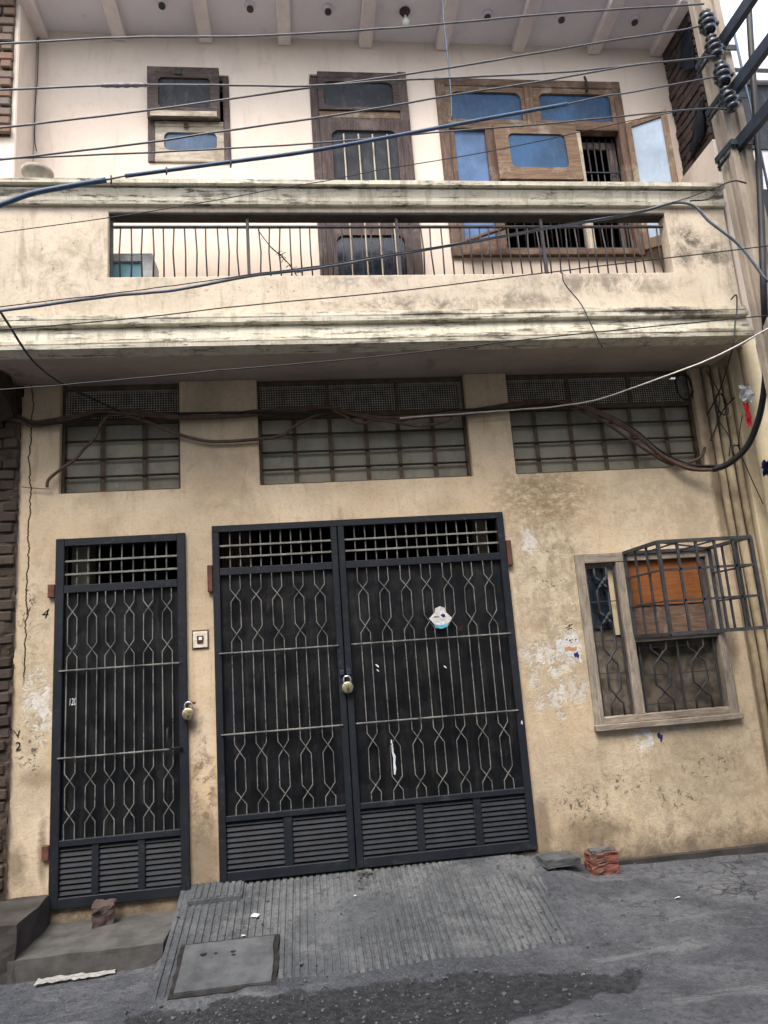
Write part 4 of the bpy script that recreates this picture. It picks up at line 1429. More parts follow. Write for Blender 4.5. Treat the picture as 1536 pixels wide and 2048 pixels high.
# ------------------------------------------------------------------ overhead wires and cables (metres)
CABLES = [
    ('power_line', 0.0075, 'aluminium_wire', 'topmost overhead wire, crossing just below the balcony ceiling joists', 'wire',
     [(-3.607,-1.1,5.82),(-1.986,-1.1,5.959),(-1.12,-1.1,6.046),(-0.214,-1.1,6.092),(0.933,-1.1,6.212),(2.157,-1.1,6.388),(3.493,-1.1,6.542)]),
    ('power_line', 0.0075, 'aluminium_wire', 'overhead wire with a taped splice left of the small window', 'wire',
     [(-3.553,-1.12,5.418),(-1.964,-1.12,5.557),(-1.27,-1.12,5.613),(-0.94,-1.12,5.626),(-0.407,-1.12,5.64),(0.176,-1.12,5.647),(0.771,-1.12,5.707),(2.257,-1.12,5.835),(2.847,-1.12,5.922),(3.213,-1.12,5.971),(3.495,-1.12,6.018)]),
    ('power_line', 0.0075, 'aluminium_wire', "bare overhead wire rising from the left across the small window's dark upper sash", 'wire',
     [(-3.529,-1.1,5.025),(-1.962,-1.1,5.267),(-0.945,-1.1,5.435),(0.175,-1.1,5.644),(0.776,-1.1,5.757),(1.307,-1.1,5.862),(2.403,-1.1,6.104),(2.747,-1.1,6.178),(3.253,-1.1,6.278),(3.481,-1.1,6.345)]),
    ('power_line', 0.0075, 'aluminium_wire', 'bare overhead wire crossing the small window just above its blue pane', 'wire',
     [(-3.482,-1.13,4.756),(-1.94,-1.13,4.99),(-0.957,-1.13,5.143),(-0.416,-1.13,5.245),(0.198,-1.13,5.357),(0.753,-1.13,5.471),(1.335,-1.13,5.598),(1.937,-1.13,5.717),(2.776,-1.13,5.901),(2.913,-1.13,5.924)]),
    ('power_line', 0.0065, 'aluminium_wire', "overhead wire crossing the foot of the small window's blue pane, lowest of the bare five", 'wire',
     [(-3.521,-1.1,4.938),(-1.954,-1.1,5.025),(-0.947,-1.1,5.086),(0.189,-1.1,5.177),(0.739,-1.1,5.236),(1.256,-1.1,5.3),(1.906,-1.1,5.365),(2.519,-1.1,5.443),(3.344,-1.1,5.542),(3.544,-1.1,5.542)]),
    ('telephone_wire', 0.0035, 'black_rubber', 'hair-thin wire slanting across the upper cornice and the wide upstairs window', 'wire',
     [(-3.492,-1.05,4.274),(-1.955,-1.05,4.489),(-0.857,-1.05,4.672),(-0.152,-1.05,4.82),(0.285,-1.05,4.905),(0.729,-1.05,5.009),(1.112,-1.05,5.081),(1.666,-1.05,5.196),(2.751,-1.05,5.468),(3.327,-1.05,5.595)]),
    ('service_cable', 0.011, 'grey_sheath', 'grey cable sagging across the balcony railing and kinking down at the pole', 'cable',
     [(-3.111,-1.1,3.699),(-1.914,-1.1,3.88),(-1.214,-1.1,3.979),(-0.786,-1.1,4.018),(-0.278,-1.1,4.118),(0.246,-1.1,4.183),(0.67,-1.1,4.262),(1.189,-1.1,4.351),(1.9,-1.1,4.483),(2.6,-1.1,4.609),(2.977,-1.1,4.704),(3.094,-1.1,4.674),(3.194,-1.1,4.546),(3.403,-1.1,4.342),(3.577,-1.1,4.028)]),
    ('telephone_wire', 0.004, 'black_rubber', 'thin wire running along the grey cable in front of the balcony railing', 'wire',
     [(-3.106,-1.11,3.722),(-1.91,-1.11,3.904),(-1.211,-1.11,3.992),(-0.784,-1.11,4.046),(-0.277,-1.11,4.124),(0.246,-1.11,4.192),(0.67,-1.11,4.268),(1.187,-1.11,4.352),(1.896,-1.11,4.485),(2.596,-1.11,4.61),(2.973,-1.11,4.714),(3.33,-1.11,4.841)]),
    ('telephone_wire', 0.0045, 'black_rubber', 'thin black wire crossing the parapet between railing and lower cornice', 'wire',
     [(-3.242,-1.3,3.526),(-1.824,-1.3,3.645),(-0.973,-1.3,3.716),(-0.174,-1.3,3.802),(0.622,-1.3,3.871),(1.866,-1.3,4.02),(3.477,-1.3,4.207),(5.006,-1.3,4.386)]),
    ('telephone_wire', 0.0045, 'black_rubber', 'thin black wire crossing the shaded balcony soffit', 'wire',
     [(-3.206,-1.3,3.155),(-1.81,-1.3,3.246),(-1.442,-1.3,3.268),(-0.508,-1.3,3.337),(0.589,-1.3,3.414),(1.806,-1.3,3.532),(3.372,-1.3,3.658),(4.851,-1.3,3.774)]),
    ('drop_cable', 0.008, 'black_rubber', 'black cable dropping from the left edge to the window over the single door', 'cable',
     [(-1.913,-1.1,3.877),(-1.885,-1.05,3.823),(-1.794,-0.85,3.642),(-1.677,-0.6,3.564),(-1.573,-0.3,3.572),(-1.419,-0.06,3.544)]),
    ('drop_cable', 0.005, 'black_rubber', 'short black wire hanging over the lower cornice below the railing', 'wire',
     [(2.197,-0.6,4.412),(2.195,-0.61,4.322),(2.303,-0.64,4.106),(2.349,-0.68,3.891),(2.404,-0.69,3.716)]),
    ('stay_wire', 0.0065, 'blue_sheath', 'upright blue wire hanging before the wide window from the balcony ceiling', 'wire',
     [(1.439,-0.62,7.172),(1.424,-0.62,6.807),(1.423,-0.62,6.401),(1.418,-0.62,6.054),(1.404,-0.62,5.811)]),
    ('drop_cable', 0.004, 'black_rubber', 'thin black wire hanging down the upstairs wall at the far left corner', 'wire',
     [(-2.139,-0.02,7.135),(-2.137,-0.02,6.716),(-2.149,-0.02,6.358),(-2.141,-0.02,6.032),(-2.126,-0.02,5.949)]),
    ('service_cable', 0.006, 'white_sheath', 'white cable slanting down from the pole to the ventilator windows', 'cable',
     [(4.073,-1.3,3.928),(3.587,-1.0,3.702),(3.426,-0.8,3.642),(3.233,-0.65,3.587),(2.94,-0.5,3.521),(2.768,-0.4,3.488),(2.502,-0.25,3.444),(2.21,-0.15,3.437),(1.842,-0.09,3.435),(1.419,-0.09,3.418),(0.85,-0.09,3.397)]),
    ('feeder_cable', 0.026, 'black_rubber', 'thick black cable coming down the pole and looping to the wall at the right', 'cable',
     [(3.507,-0.13,2.83),(3.581,-0.2,2.843),(3.683,-0.35,2.939),(3.727,-0.5,3.117),(3.725,-0.65,3.34),(3.692,-0.8,3.615),(3.584,-1.02,3.927),(3.676,-1.03,4.559),(3.772,-1.03,5.229),(3.842,-1.03,5.79),(3.916,-1.03,6.376),(3.987,-1.03,6.884)]),
    ('cable_swag', 0.014, 'brown_sheath', 'brown cable sagging between the first and second ventilator windows', 'cable',
     [(-1.432,-0.04,3.543),(-1.221,-0.04,3.459),(-1.025,-0.04,3.368),(-0.79,-0.04,3.283),(-0.591,-0.04,3.263),(-0.31,-0.04,3.274),(-0.126,-0.04,3.301),(-0.021,-0.04,3.375),(0.147,-0.04,3.456),(0.295,-0.04,3.504)]),
    ('cable_swag', 0.013, 'brown_sheath', 'short brown cable curling below the bundle in the middle ventilator window', 'cable',
     [(0.294,-0.06,3.496),(0.395,-0.06,3.44),(0.483,-0.06,3.381),(0.566,-0.06,3.374),(0.643,-0.06,3.393),(0.851,-0.06,3.364),(1.019,-0.06,3.331),(1.191,-0.06,3.352),(1.302,-0.06,3.392)]),
    ('drop_cable', 0.013, 'brown_sheath', 'brown cable curving down to the wall at the lower left of the narrow ventilator', 'cable',
     [(-1.429,-0.05,3.543),(-1.476,-0.05,3.532),(-1.556,-0.05,3.447),(-1.605,-0.05,3.331),(-1.684,-0.05,3.247),(-1.762,-0.05,3.152),(-1.885,-0.05,3.063),(-1.955,-0.05,2.993),(-1.961,-0.05,2.941)]),
    ('drop_cable', 0.003, 'black_rubber', "thin wire running left to the crack from the narrow ventilator's sill", 'wire',
     [(-1.945,-0.03,2.93),(-2.057,-0.03,2.943),(-2.154,-0.03,2.955)]),
    ('drop_cable', 0.013, 'brown_sheath', 'thin cable hanging under the thick one across the right ventilator window', 'cable',
     [(2.369,-0.03,3.462),(2.604,-0.03,3.349),(2.818,-0.03,3.187),(3.023,-0.03,3.03),(3.212,-0.03,2.918),(3.474,-0.03,2.966),(3.542,-0.02,3.058)]),
    ('drop_cable', 0.006, 'black_rubber', 'black wire arching from the plastic scraps to the drain pipes', 'wire',
     [(3.71,-0.3,3.41),(3.684,-0.2,3.371),(3.666,-0.12,3.309),(3.624,-0.08,3.196),(3.571,-0.07,3.101)]),
    ('drop_cable', 0.006, 'black_rubber', 'black wire looped over the right end of the lower cornice', 'wire',
     [(3.604,-0.62,4.143),(3.641,-0.64,4.176),(3.634,-0.64,4.087),(3.563,-0.67,3.895),(3.507,-0.68,3.718),(3.586,-0.3,3.481),(3.565,-0.1,3.329)]),
    ('tie_wire', 0.006, 'black_rubber', 'wire tied round the concrete pole level with the upper cornice', 'wire',
     [(3.061,-1.11,4.71),(3.236,-1.1,4.739),(3.352,-1.08,4.863),(3.5,-1.06,4.923),(3.614,-1.03,4.929)]),
]
for n_, r_, m_, l_, c_, p_ in CABLES:
    P = spline(p_, 6)
    for k_, v_ in enumerate(P):
        v_.z += 0.0045 * noise.noise(Vector((v_.x * 5, len(p_), r_ * 900))) + 0.002 * noise.noise(Vector((v_.x * 19, len(p_), r_ * 900)))
    o = tubeobj(n_, P, r_, m_, sides=8 if r_ > 0.01 else 6)
    tag(o, l_, c_)
CORE = [(-1.258,-1.2,4.78),(-1.093,-1.2,4.82),(-0.485,-1.2,4.921),(0.164,-1.2,5.029),(0.723,-1.2,5.149),(1.453,-1.2,5.314),(2.148,-1.2,5.467),(2.449,-1.2,5.545),(2.614,-1.2,5.571),(2.887,-1.2,5.632),(3.512,-1.1,5.849)]
SHEATH = [(0.019, [(-2.682,-1.2,4.302),(-2.265,-1.2,4.439),(-1.898,-1.2,4.594),(-1.71,-1.2,4.678),(-1.486,-1.2,4.733),(-1.218,-1.2,4.788)]), (0.014, [(-1.093,-1.2,4.82),(-0.485,-1.2,4.921),(0.164,-1.2,5.029),(0.723,-1.2,5.149),(1.453,-1.2,5.314),(2.148,-1.2,5.467)])]
hc = empty('heavy_cable', CORE[0], 'thick blue sheathed cable with a bared gap, crossing in front of the upstairs windows', 'cable')
tubeobj('core', spline(CORE, 6), 0.0065, 'aluminium_wire', hc)
for r_, p_ in SHEATH:
    tubeobj('sheath', spline(p_, 6), r_, 'blue_sheath', hc, sides=8)
for x_, z_ in ((3, 0.03), (9, 0.024), (13, 0.035)):
    v_ = spline(CORE, 6)[x_]
    tubeobj('tie', [v_ + Vector((0, -0.014, 0.012)), v_ + Vector((0.004, -0.016, -0.02)), v_ + Vector((0.0, -0.012, -0.02 - z_))], 0.006, 'black_rubber', hc)
BUND = [(-3.074,-0.045,3.632),(-2.33,-0.045,3.529),(-2.202,-0.045,3.508),(-2.084,-0.045,3.458),(-1.937,-0.045,3.47),(-1.739,-0.045,3.505),(-1.558,-0.045,3.545),(-1.337,-0.045,3.542),(-0.944,-0.045,3.487),(-0.625,-0.045,3.476),(-0.322,-0.045,3.492),(0.034,-0.045,3.502),(0.283,-0.045,3.511),(0.48,-0.045,3.452),(0.73,-0.045,3.412),(1.174,-0.045,3.424),(1.431,-0.045,3.438),(1.853,-0.045,3.487),(2.122,-0.045,3.51),(2.367,-0.045,3.489),(2.605,-0.045,3.403),(2.897,-0.045,3.211),(3.116,-0.045,2.999),(3.33,-0.09,2.861),(3.524,-0.14,2.831)]
cb = empty('cable_bundle', BUND[0], 'thick brown bundle of cables strung along the wall across all three ventilator windows', 'cable')
for k_, (r_, amp_, ph_) in enumerate(((0.019, 0.006, 0.0), (0.014, 0.022, 2.1), (0.010, 0.03, 4.0))):
    P = spline(BUND, 8)
    for v_ in P:
        a_ = v_.x * 3.3 + ph_ + 1.5 * noise.noise(Vector((v_.x * 1.3, ph_, 0)))
        v_.z += amp_ * math.sin(a_)
        v_.y += min(0.0, amp_ * 0.6 * math.cos(a_)) - 0.004 * k_
    tubeobj('strand', P, r_, 'brown_sheath' if k_ != 2 else 'black_rubber', cb, sides=8)
# tape splice on the second wire, twisted ties on the heavy cable
lb = CABLES[1][5]
a_, b_ = Vector(lb[2]), Vector(lb[3])
tag(tubeobj('tape_splice', [a_.lerp(b_, t / 10) for t in range(-1, 11)], 0.013, 'tape', rfun=lambda t: 0.8 + 0.5 * math.sin(t * 3.1) ** 0.5 + 0.25 * math.sin(t * 37) if 0.05 < t < 0.95 else 0.6), 'lumpy grey tape wrapped round an overhead wire left of the small window', 'tape')

# ------------------------------------------------------------------ things fixed to, hanging from or standing by the house
def padlock(loc, label, tilt):
    x, y, z = loc
    p = empty('padlock', (x, y, z - 0.05), label, 'padlock', 'padlocks on the iron doors')
    bm = bmesh.new()
    lathe(bm, [(0.036, -0.014), (0.044, -0.01), (0.046, 0.0), (0.044, 0.01), (0.036, 0.014)], (x, y, z), 20, 'Y')
    o = fin('body', bm, 'lock_steel', p, True)
    bm = bmesh.new()
    lathe(bm, [(0.006, -0.017), (0.006, -0.0145)], (x + 0.002, y, z - 0.014), 8, 'Y')
    bx(bm, x, x + 0.004, y - 0.0168, y - 0.0145, z - 0.033, z - 0.014)
    fin('keyhole', bm, 'black_ink', p)
    pts = [(x - 0.026, y, z + 0.03), (x - 0.027, y, z + 0.055)] + [(x - 0.027 * math.cos(a), y, z + 0.06 + 0.026 * math.sin(a)) for a in [k * math.pi / 6 for k in range(1, 6)]] + [(x + 0.027, y, z + 0.055), (x + 0.026, y, z + 0.03)]
    tubeobj('shackle', pts, 0.0065, 'shackle_steel', p, sides=8)
    p.rotation_euler.y = tilt
    return p


padlock((0.285, -0.062, 1.252), 'round brass padlock where the two gate leaves meet', 0.0)
padlock((-0.915, -0.062, 1.15), 'round steel padlock on the right stile of the single iron door', 0.05)

sw = empty('door_bell', (-0.82, 0.0, 1.62), 'square white door bell switch on the pier between door and gate', 'bell')
box('surround', -0.885, -0.757, -0.006, 0.0, 1.618, 1.765, 'brown_wood_rail', sw, 0.001)
box('plate', -0.875, -0.767, -0.016, -0.006, 1.63, 1.753, 'switch_plate', sw, 0.004)
box('button_box', -0.845, -0.797, -0.026, -0.016, 1.665, 1.72, 'rusty_steel', sw, 0.004)
box('button', -0.83, -0.806, -0.034, -0.026, 1.685, 1.71, 'white_plastic', sw, 0.004)


def flat_poly(name, pts, y, mat, parent=None, th=0.0015, curl=0.0):
    bm = bmesh.new()
    f = [bm.verts.new((x, y, z)) for x, z in pts]
    b = [bm.verts.new((x, y + th, z)) for x, z in pts]
    bm.faces.new(f)
    bm.faces.new(b[::-1])
    for i in range(len(pts)):
        j = (i + 1) % len(pts)
        bm.faces.new((f[i], f[j], b[j], b[i]))
    return fin(name, bm, mat, parent)


st = empty('sticker', (1.06, -0.037, 1.64), 'torn white and light blue sticker on the right gate leaf', 'sticker')
flat_poly('paper', [(0.965, 1.735), (0.985, 1.71), (1.005, 1.685), (1.05, 1.675), (1.1, 1.682), (1.135, 1.70), (1.15, 1.73), (1.125, 1.755), (1.105, 1.775), (1.1, 1.81), (1.06, 1.825), (1.02, 1.81), (1.015, 1.78), (0.995, 1.76)], -0.038, 'white_paper', st)
flat_poly('print', [(1.0, 1.684), (1.01, 1.657), (1.06, 1.648), (1.11, 1.66), (1.12, 1.688), (1.06, 1.676)], -0.039, 'sky_blue_print', st)
flat_poly('mark', [(1.06, 1.755), (1.075, 1.735), (1.1, 1.74), (1.095, 1.76), (1.075, 1.765)], -0.0395, 'navy_print', st)
flat_poly('mark', [(1.0, 1.742), (1.04, 1.738), (1.05, 1.744), (1.01, 1.748)], -0.0395, 'black_ink', st)

tag(flat_poly('paint_drip', [(0.595, 0.83), (0.603, 0.835), (0.61, 0.80), (0.612, 0.74), (0.625, 0.71), (0.618, 0.66), (0.622, 0.62), (0.612, 0.575), (0.603, 0.58), (0.602, 0.64), (0.605, 0.70), (0.598, 0.74)], -0.002, 'white_ink'), 'long white paint drip on the right gate leaf', 'paint')
for (x, z, s, lab) in ((0.52, 1.41, 0.018, 'white paint fleck beside the gate padlock'), (0.525, 1.37, 0.013, 'small grey paint fleck just below a larger fleck near the padlock'), (1.06, 1.36, 0.015, 'paint fleck below the sticker on the gate')):
    tag(flat_poly('paint_fleck', [(x, z), (x + s, z - s * 0.6), (x + s * 1.3, z - s * 1.6), (x + s * 0.4, z - s), (x - s * 0.3, z - s * 0.2)], -0.002, 'white_ink'), lab, 'paint')
tag(flat_poly('paper_scrap', [(1.63, 0.9), (1.642, 0.885), (1.638, 0.862), (1.626, 0.875)], -0.034, 'white_paper'), 'tiny white scrap stuck on the right edge of the gate', 'paper')

tp = empty('torn_poster', (2.12, -0.002, 1.3), 'torn bill with navy and orange print beside the caged window', 'poster')
flat_poly('paper', [(1.99, 1.47), (2.02, 1.50), (2.06, 1.49), (2.085, 1.525), (2.11, 1.51), (2.145, 1.535), (2.175, 1.52), (2.19, 1.49), (2.18, 1.44), (2.192, 1.40), (2.185, 1.35), (2.2, 1.29), (2.175, 1.30), (2.15, 1.345), (2.135, 1.335), (2.12, 1.36), (2.09, 1.35), (2.075, 1.38), (2.04, 1.37), (2.025, 1.40), (1.995, 1.405)], -0.0015, 'white_paper', tp)
flat_poly('navy_print', [(2.13, 1.375), (2.165, 1.39), (2.178, 1.36), (2.168, 1.335), (2.15, 1.352), (2.14, 1.345)], -0.0032, 'navy_print', tp)
flat_poly('orange_print', [(2.06, 1.43), (2.1, 1.44), (2.13, 1.425), (2.165, 1.432), (2.16, 1.405), (2.12, 1.40), (2.09, 1.41), (2.065, 1.40)], -0.0033, 'orange_print', tp)
for x, z, s in ((2.08, 1.485, 0.011), (2.105, 1.478, 0.014), (2.13, 1.486, 0.009), (2.155, 1.482, 0.013), (2.12, 1.465, 0.008)):
    flat_poly('black_print', [(x, z), (x + s, z + s * 0.3), (x + s * 1.5, z + s), (x + s * 0.4, z + s * 0.8)], -0.0034, 'black_ink', tp)
for x, z in ((2.09, 1.585), (2.11, 1.6), (2.1, 1.57)):
    flat_poly('black_print', [(x, z), (x + 0.045, z + 0.008), (x + 0.04, z + 0.014), (x + 0.012, z + 0.009)], -0.0015, 'black_ink', tp)
tq = empty('torn_poster', (2.75, -0.002, 0.6), 'small torn bill with navy print under the caged window', 'poster')
flat_poly('paper', [(2.60, 0.75), (2.68, 0.752), (2.70, 0.70), (2.705, 0.63), (2.685, 0.6), (2.665, 0.62), (2.66, 0.69), (2.63, 0.70)], -0.002, 'white_paper', tq)
flat_poly('navy_print', [(2.74, 0.70), (2.76, 0.715), (2.775, 0.69), (2.79, 0.695), (2.782, 0.66), (2.765, 0.63), (2.76, 0.665), (2.745, 0.67)], -0.0022, 'navy_print', tq)
wt = text_mesh('wall_writing', '2', -2.155, 0.985, -0.0045, 0.085, 'black_ink')
tag(wt, 'small black figure 2 scrawled low on the wall left of the single door', 'writing')
wt = text_mesh('wall_writing', 'V', -2.16, 1.075, -0.0045, 0.075, 'black_ink', None, -0.2)
tag(wt, 'black V-shaped scrawl just above the figure 2 on the wall', 'writing')
tag(text_mesh('wall_writing', '4', -2.0, 1.93, -0.0015, 0.1, 'black_ink', None, 0.3), 'faint black scrawl on the wall level with the top of the single door', 'writing')

# bulb holders in the balcony ceiling
spots = (('leftmost bulb holder in the balcony ceiling', -1.0), ('second bulb holder from the left in the balcony ceiling', -0.24), ('third bulb holder from the left in the balcony ceiling', 0.45), ('bulb holder with the hanging bulb in the balcony ceiling', 1.15), ('third bulb holder from the right in the balcony ceiling', 1.92),
         ('second bulb holder from the right in the balcony ceiling', 2.63), ('rightmost bulb holder in the balcony ceiling', 3.35))
for lab, x in spots:
    e = empty('bulb_holder', (x, -0.33, 7.2), lab, 'lamp', 'bulb holders in the balcony ceiling')
    bm = bmesh.new()
    lathe(bm, [(0.02, 0.0), (0.05, -0.002), (0.05, -0.012), (0.034, -0.018), (0.028, -0.03)], (x, -0.33, 7.2), 14)
    fin('base', bm, 'ceiling_paint' if abs(x - 1.15) > 0.01 else 'lamp_holder', e, True)
    bm = bmesh.new()
    lathe(bm, [(0.03, -0.03), (0.03, -0.05), (0.022, -0.052)], (x, -0.33, 7.2), 12)
    fin('socket', bm, 'lamp_holder', e, True)
    if abs(x - 1.15) < 0.01:
        bm = bmesh.new()
        lathe(bm, [(0.014, -0.05), (0.016, -0.075), (0.03, -0.1), (0.038, -0.125), (0.033, -0.15), (0.018, -0.166), (0.004, -0.17)], (x, -0.33, 7.2), 14)
        fin('bulb', bm, 'lamp_glass', e, True)

# pot on the parapet, cooler and dry creeper on the balcony
bm = bmesh.new()
lathe(bm, [(0.075, 0.0), (0.085, 0.02), (0.105, 0.10), (0.115, 0.11), (0.118, 0.14), (0.105, 0.142), (0.098, 0.12), (0.07, 0.1)], (-1.93, -0.5, 5.237), 20)
tag(fin('pot', bm, 'clay', None, True, base=True), 'round grey pot standing on the parapet at the left', 'pot')
ac = empty('air_cooler', (-1.25, -0.28, 4.0), 'pale grey and teal air cooler behind the left end of the railing', 'cooler')
bm = frame_plate(-1.6, -1.09, 4.0, 4.755, -1.54, -1.165, 4.06, 4.69, -0.36, -0.32)
fin('casing_front', bm, 'cooler_casing', ac)
box('panel', -1.56, -1.15, -0.335, -0.325, 4.04, 4.7, 'teal_paint', ac)
box('casing', -1.6, -1.09, -0.32, -0.1, 4.0, 4.755, 'cooler_casing', ac)
random.seed(4)
bm = bmesh.new()
main = spline([(-0.24, -0.5, 4.87), (-0.13, -0.52, 4.69), (-0.07, -0.53, 4.63), (0.0, -0.53, 4.54), (0.05, -0.53, 4.45)], 5)
tube(bm, main, 0.004, 4)
for k in range(26):
    p = main[random.randrange(7, len(main))]
    d = Vector((random.uniform(-0.05, 0.05), random.uniform(-0.02, 0.01), random.uniform(-0.04, 0.05)))
    tube(bm, [p, p + d * 0.6, p + d + Vector((0, 0, -0.01))], 0.0028, 4)
tag(fin('dry_creeper', bm, 'twig'), 'dry leafless creeper caught in the balcony railing', 'plant')


# black sheeting tied against the brick end wall
def cloth(name, rows, mat, label):
    bm = bmesh.new()
    grid = []
    for a, b in rows:
        A, B = Vector(a), Vector(b)
        grid.append([A.lerp(B, t / 6) for t in range(7)])
    fine = []
    for j in range(len(grid) - 1):
        for s in range(4):
            fine.append([grid[j][i].lerp(grid[j + 1][i], s / 4) for i in range(7)])
    fine.append(grid[-1])
    vs = [[bm.verts.new(p + Vector((noise.noise(p * 9), noise.noise(p * 9 + Vector((3, 0, 0))), 0)) * 0.035) for p in r] for r in fine]
    for r1, r2_ in zip(vs, vs[1:]):
        for i in range(6):
            bm.faces.new((r1[i], r1[i + 1], r2_[i + 1], r2_[i]))
    bmesh.ops.solidify(bm, geom=bm.faces[:], thickness=0.006)
    return tag(fin(name, bm, mat, None, True), label, 'sheeting')


cloth('plastic_sheet', [((3.76, -0.42, 6.98), (3.74, -0.56, 6.9)), ((3.745, -0.3, 6.75), (3.72, -0.54, 6.62)), ((3.75, -0.36, 6.6), (3.73, -0.5, 6.5))], 'tarp', 'black plastic sheet hanging at the top of the brick end wall')
cloth('plastic_sheet', [((3.78, -0.44, 6.2), (3.77, -0.52, 6.22)), ((3.755, -0.26, 5.96), (3.73, -0.54, 6.02)), ((3.75, -0.2, 5.8), (3.74, -0.46, 5.84))], 'tarp', 'dark bundled sheet at the foot of the brick end wall')


# ------------------------------------------------------------------ on the ground
def lump(name, size, loc, mat, label, cat, rot=(0, 0, 0), amp=0.2, parent=None):
    bm = bmesh.new()
    bx(bm, -size[0] / 2, size[0] / 2, -size[1] / 2, size[1] / 2, -size[2] / 2, size[2] / 2)
    bmesh.ops.subdivide_edges(bm, edges=bm.edges[:], cuts=6, use_grid_fill=True)
    s = min(size)
    for v in bm.verts:
        p = v.co * (1.6 / s) + Vector(loc) * 3
        v.co += Vector((noise.noise(p), noise.noise(p + Vector((7, 0, 0))), noise.noise(p + Vector((0, 7, 0))))) * s * amp + Vector((noise.noise(p * 4), noise.noise(p * 4 + Vector((7, 0, 0))), noise.noise(p * 4 + Vector((0, 7, 0))))) * s * amp * 0.3
    bmesh.ops.rotate(bm, verts=bm.verts, cent=(0, 0, 0), matrix=Matrix.Rotation(rot[2], 3, 'Z') @ Matrix.Rotation(rot[0], 3, 'X') @ Matrix.Rotation(rot[1], 3, 'Y'))
    bmesh.ops.translate(bm, verts=bm.verts, vec=loc)
    o = fin(name, bm, mat, parent, False)
    return tag(o, label, cat) if label else o


cov = empty('manhole_cover', (-0.57, -0.85, -0.29), 'square concrete manhole cover let into the ramp', 'manhole cover')


def ramp_plate(x0, x1, y0, y1, up_, th, mat, name, amp):
    bm = bmesh.new()
    bx(bm, x0, x1, y0, y1, 0, th)
    bmesh.ops.subdivide_edges(bm, edges=[e for e in bm.edges if e.calc_length() > 0.1], cuts=12, use_grid_fill=True)
    for v in bm.verts:
        p = v.co.copy()
        v.co.x += (noise.noise(Vector((p.x * 9, p.y * 9, 1))) + 0.7 * noise.noise(Vector((p.x * 40, p.y * 40, 1)))) * amp
        v.co.y += (noise.noise(Vector((p.x * 9, p.y * 9, 5))) + 0.7 * noise.noise(Vector((p.x * 40, p.y * 40, 5)))) * amp
        v.co.z += ramp_z(p.y) + up_
    return fin(name, bm, mat, cov)


ramp_plate(-0.885, -0.275, -1.055, -0.615, -0.03, 0.037, 'gap_dirt', 'gap', 0.012)
ramp_plate(-0.855, -0.305, -1.03, -0.64, -0.02, 0.038, 'cover_concrete', 'cover', 0.008)
for x, y, r in ((-0.73, -0.74, 0.022), (-0.655, -0.745, 0.012), (-0.55, -0.745, 0.018), (-0.545, -0.775, 0.014)):
    bm = bmesh.new()
    lathe(bm, [(r, 0.0), (r * 0.9, 0.0015)], (x, y, ramp_z(y) + 0.019), 9)
    fin('lifting_hole', bm, 'gap_dirt', cov)

lump('brick_piece', (0.14, 0.11, 0.14), (-1.49, -0.12, -0.135), 'dark_brick', 'worn brown brick end propped under the single iron door', 'brick', (0.05, 0.05, 0.2), 0.22)
lump('loose_brick', (0.21, 0.11, 0.075), (2.1, -0.14, -0.185), 'red_brick', 'lower red brick of the pair at the wall foot by the ramp', 'brick', (0, 0, 0.1), 0.26)
bs = lump('loose_brick', (0.215, 0.11, 0.07), (2.105, -0.135, -0.112), 'red_brick', 'upper red brick with a whitened top at the wall foot by the ramp', 'brick', (0.04, 0, 0.06), 0.24)
lump('mortar_cap', (0.18, 0.085, 0.02), (2.107, -0.135, -0.072), 'stone', None, None, (0.04, 0, 0.06), 0.25, bs)
lump('concrete_slab', (0.27, 0.2, 0.05), (1.77, -0.13, -0.105), 'cover_concrete', 'flat broken concrete slab at the right foot of the gate', 'slab', (0.0, 0.02, 0.1), 0.2)
lump('pebble', (0.1, 0.05, 0.035), (0.33, -0.08, -0.072), 'stone', 'small pale stone under the meeting of the gate leaves', 'stone', (0, 0, 0.1), 0.3)

bm = bmesh.new()
g = []
for i in range(19):
    t = i / 18
    r = []
    for j in range(4):
        x = -1.74 + 0.46 * t + 0.012 * noise.noise(Vector((i * 0.9, j, 3)))
        y = -0.70 + 0.05 * t + (0.085 - 0.045 * t) * (j / 3) + 0.012 * noise.noise(Vector((i * 0.7, j * 0.3, 1)))
        r.append(bm.verts.new((x, y, street_z(x, y) + 0.014 + 0.02 * abs(noise.noise(Vector((i * 0.55, j * 0.6, 0)))) + 0.006 * noise.noise(Vector((i * 1.7, j * 1.3, 0))))))
    g.append(r)
for a_, b_ in zip(g, g[1:]):
    for j in range(3):
        bm.faces.new((a_[j], a_[j + 1], b_[j + 1], b_[j]))
bmesh.ops.solidify(bm, geom=bm.faces[:], thickness=0.002)
tag(fin('paper_sheet', bm, 'white_paper'), 'crumpled white paper strip lying below the door step', 'paper')


def scrap(x, y, s, label, ramp=False, seed=0):
    random.seed(seed)
    z = (ramp_z(y) if ramp else street_z(x, y)) + 0.006
    bm = bmesh.new()
    pts = [(x + s * math.cos(a) * random.uniform(0.5, 1), y + s * 0.7 * math.sin(a) * random.uniform(0.5, 1)) for a in [k * math.pi / 3.5 for k in range(7)]]
    vs = [bm.verts.new((a, b, z + random.uniform(0, s * 0.5))) for a, b in pts]
    bm.faces.new(vs)
    bmesh.ops.triangulate(bm, faces=bm.faces[:])
    bmesh.ops.solidify(bm, geom=bm.faces[:], thickness=0.002)
    tag(fin('paper_scrap', bm, 'white_paper'), label, 'litter')


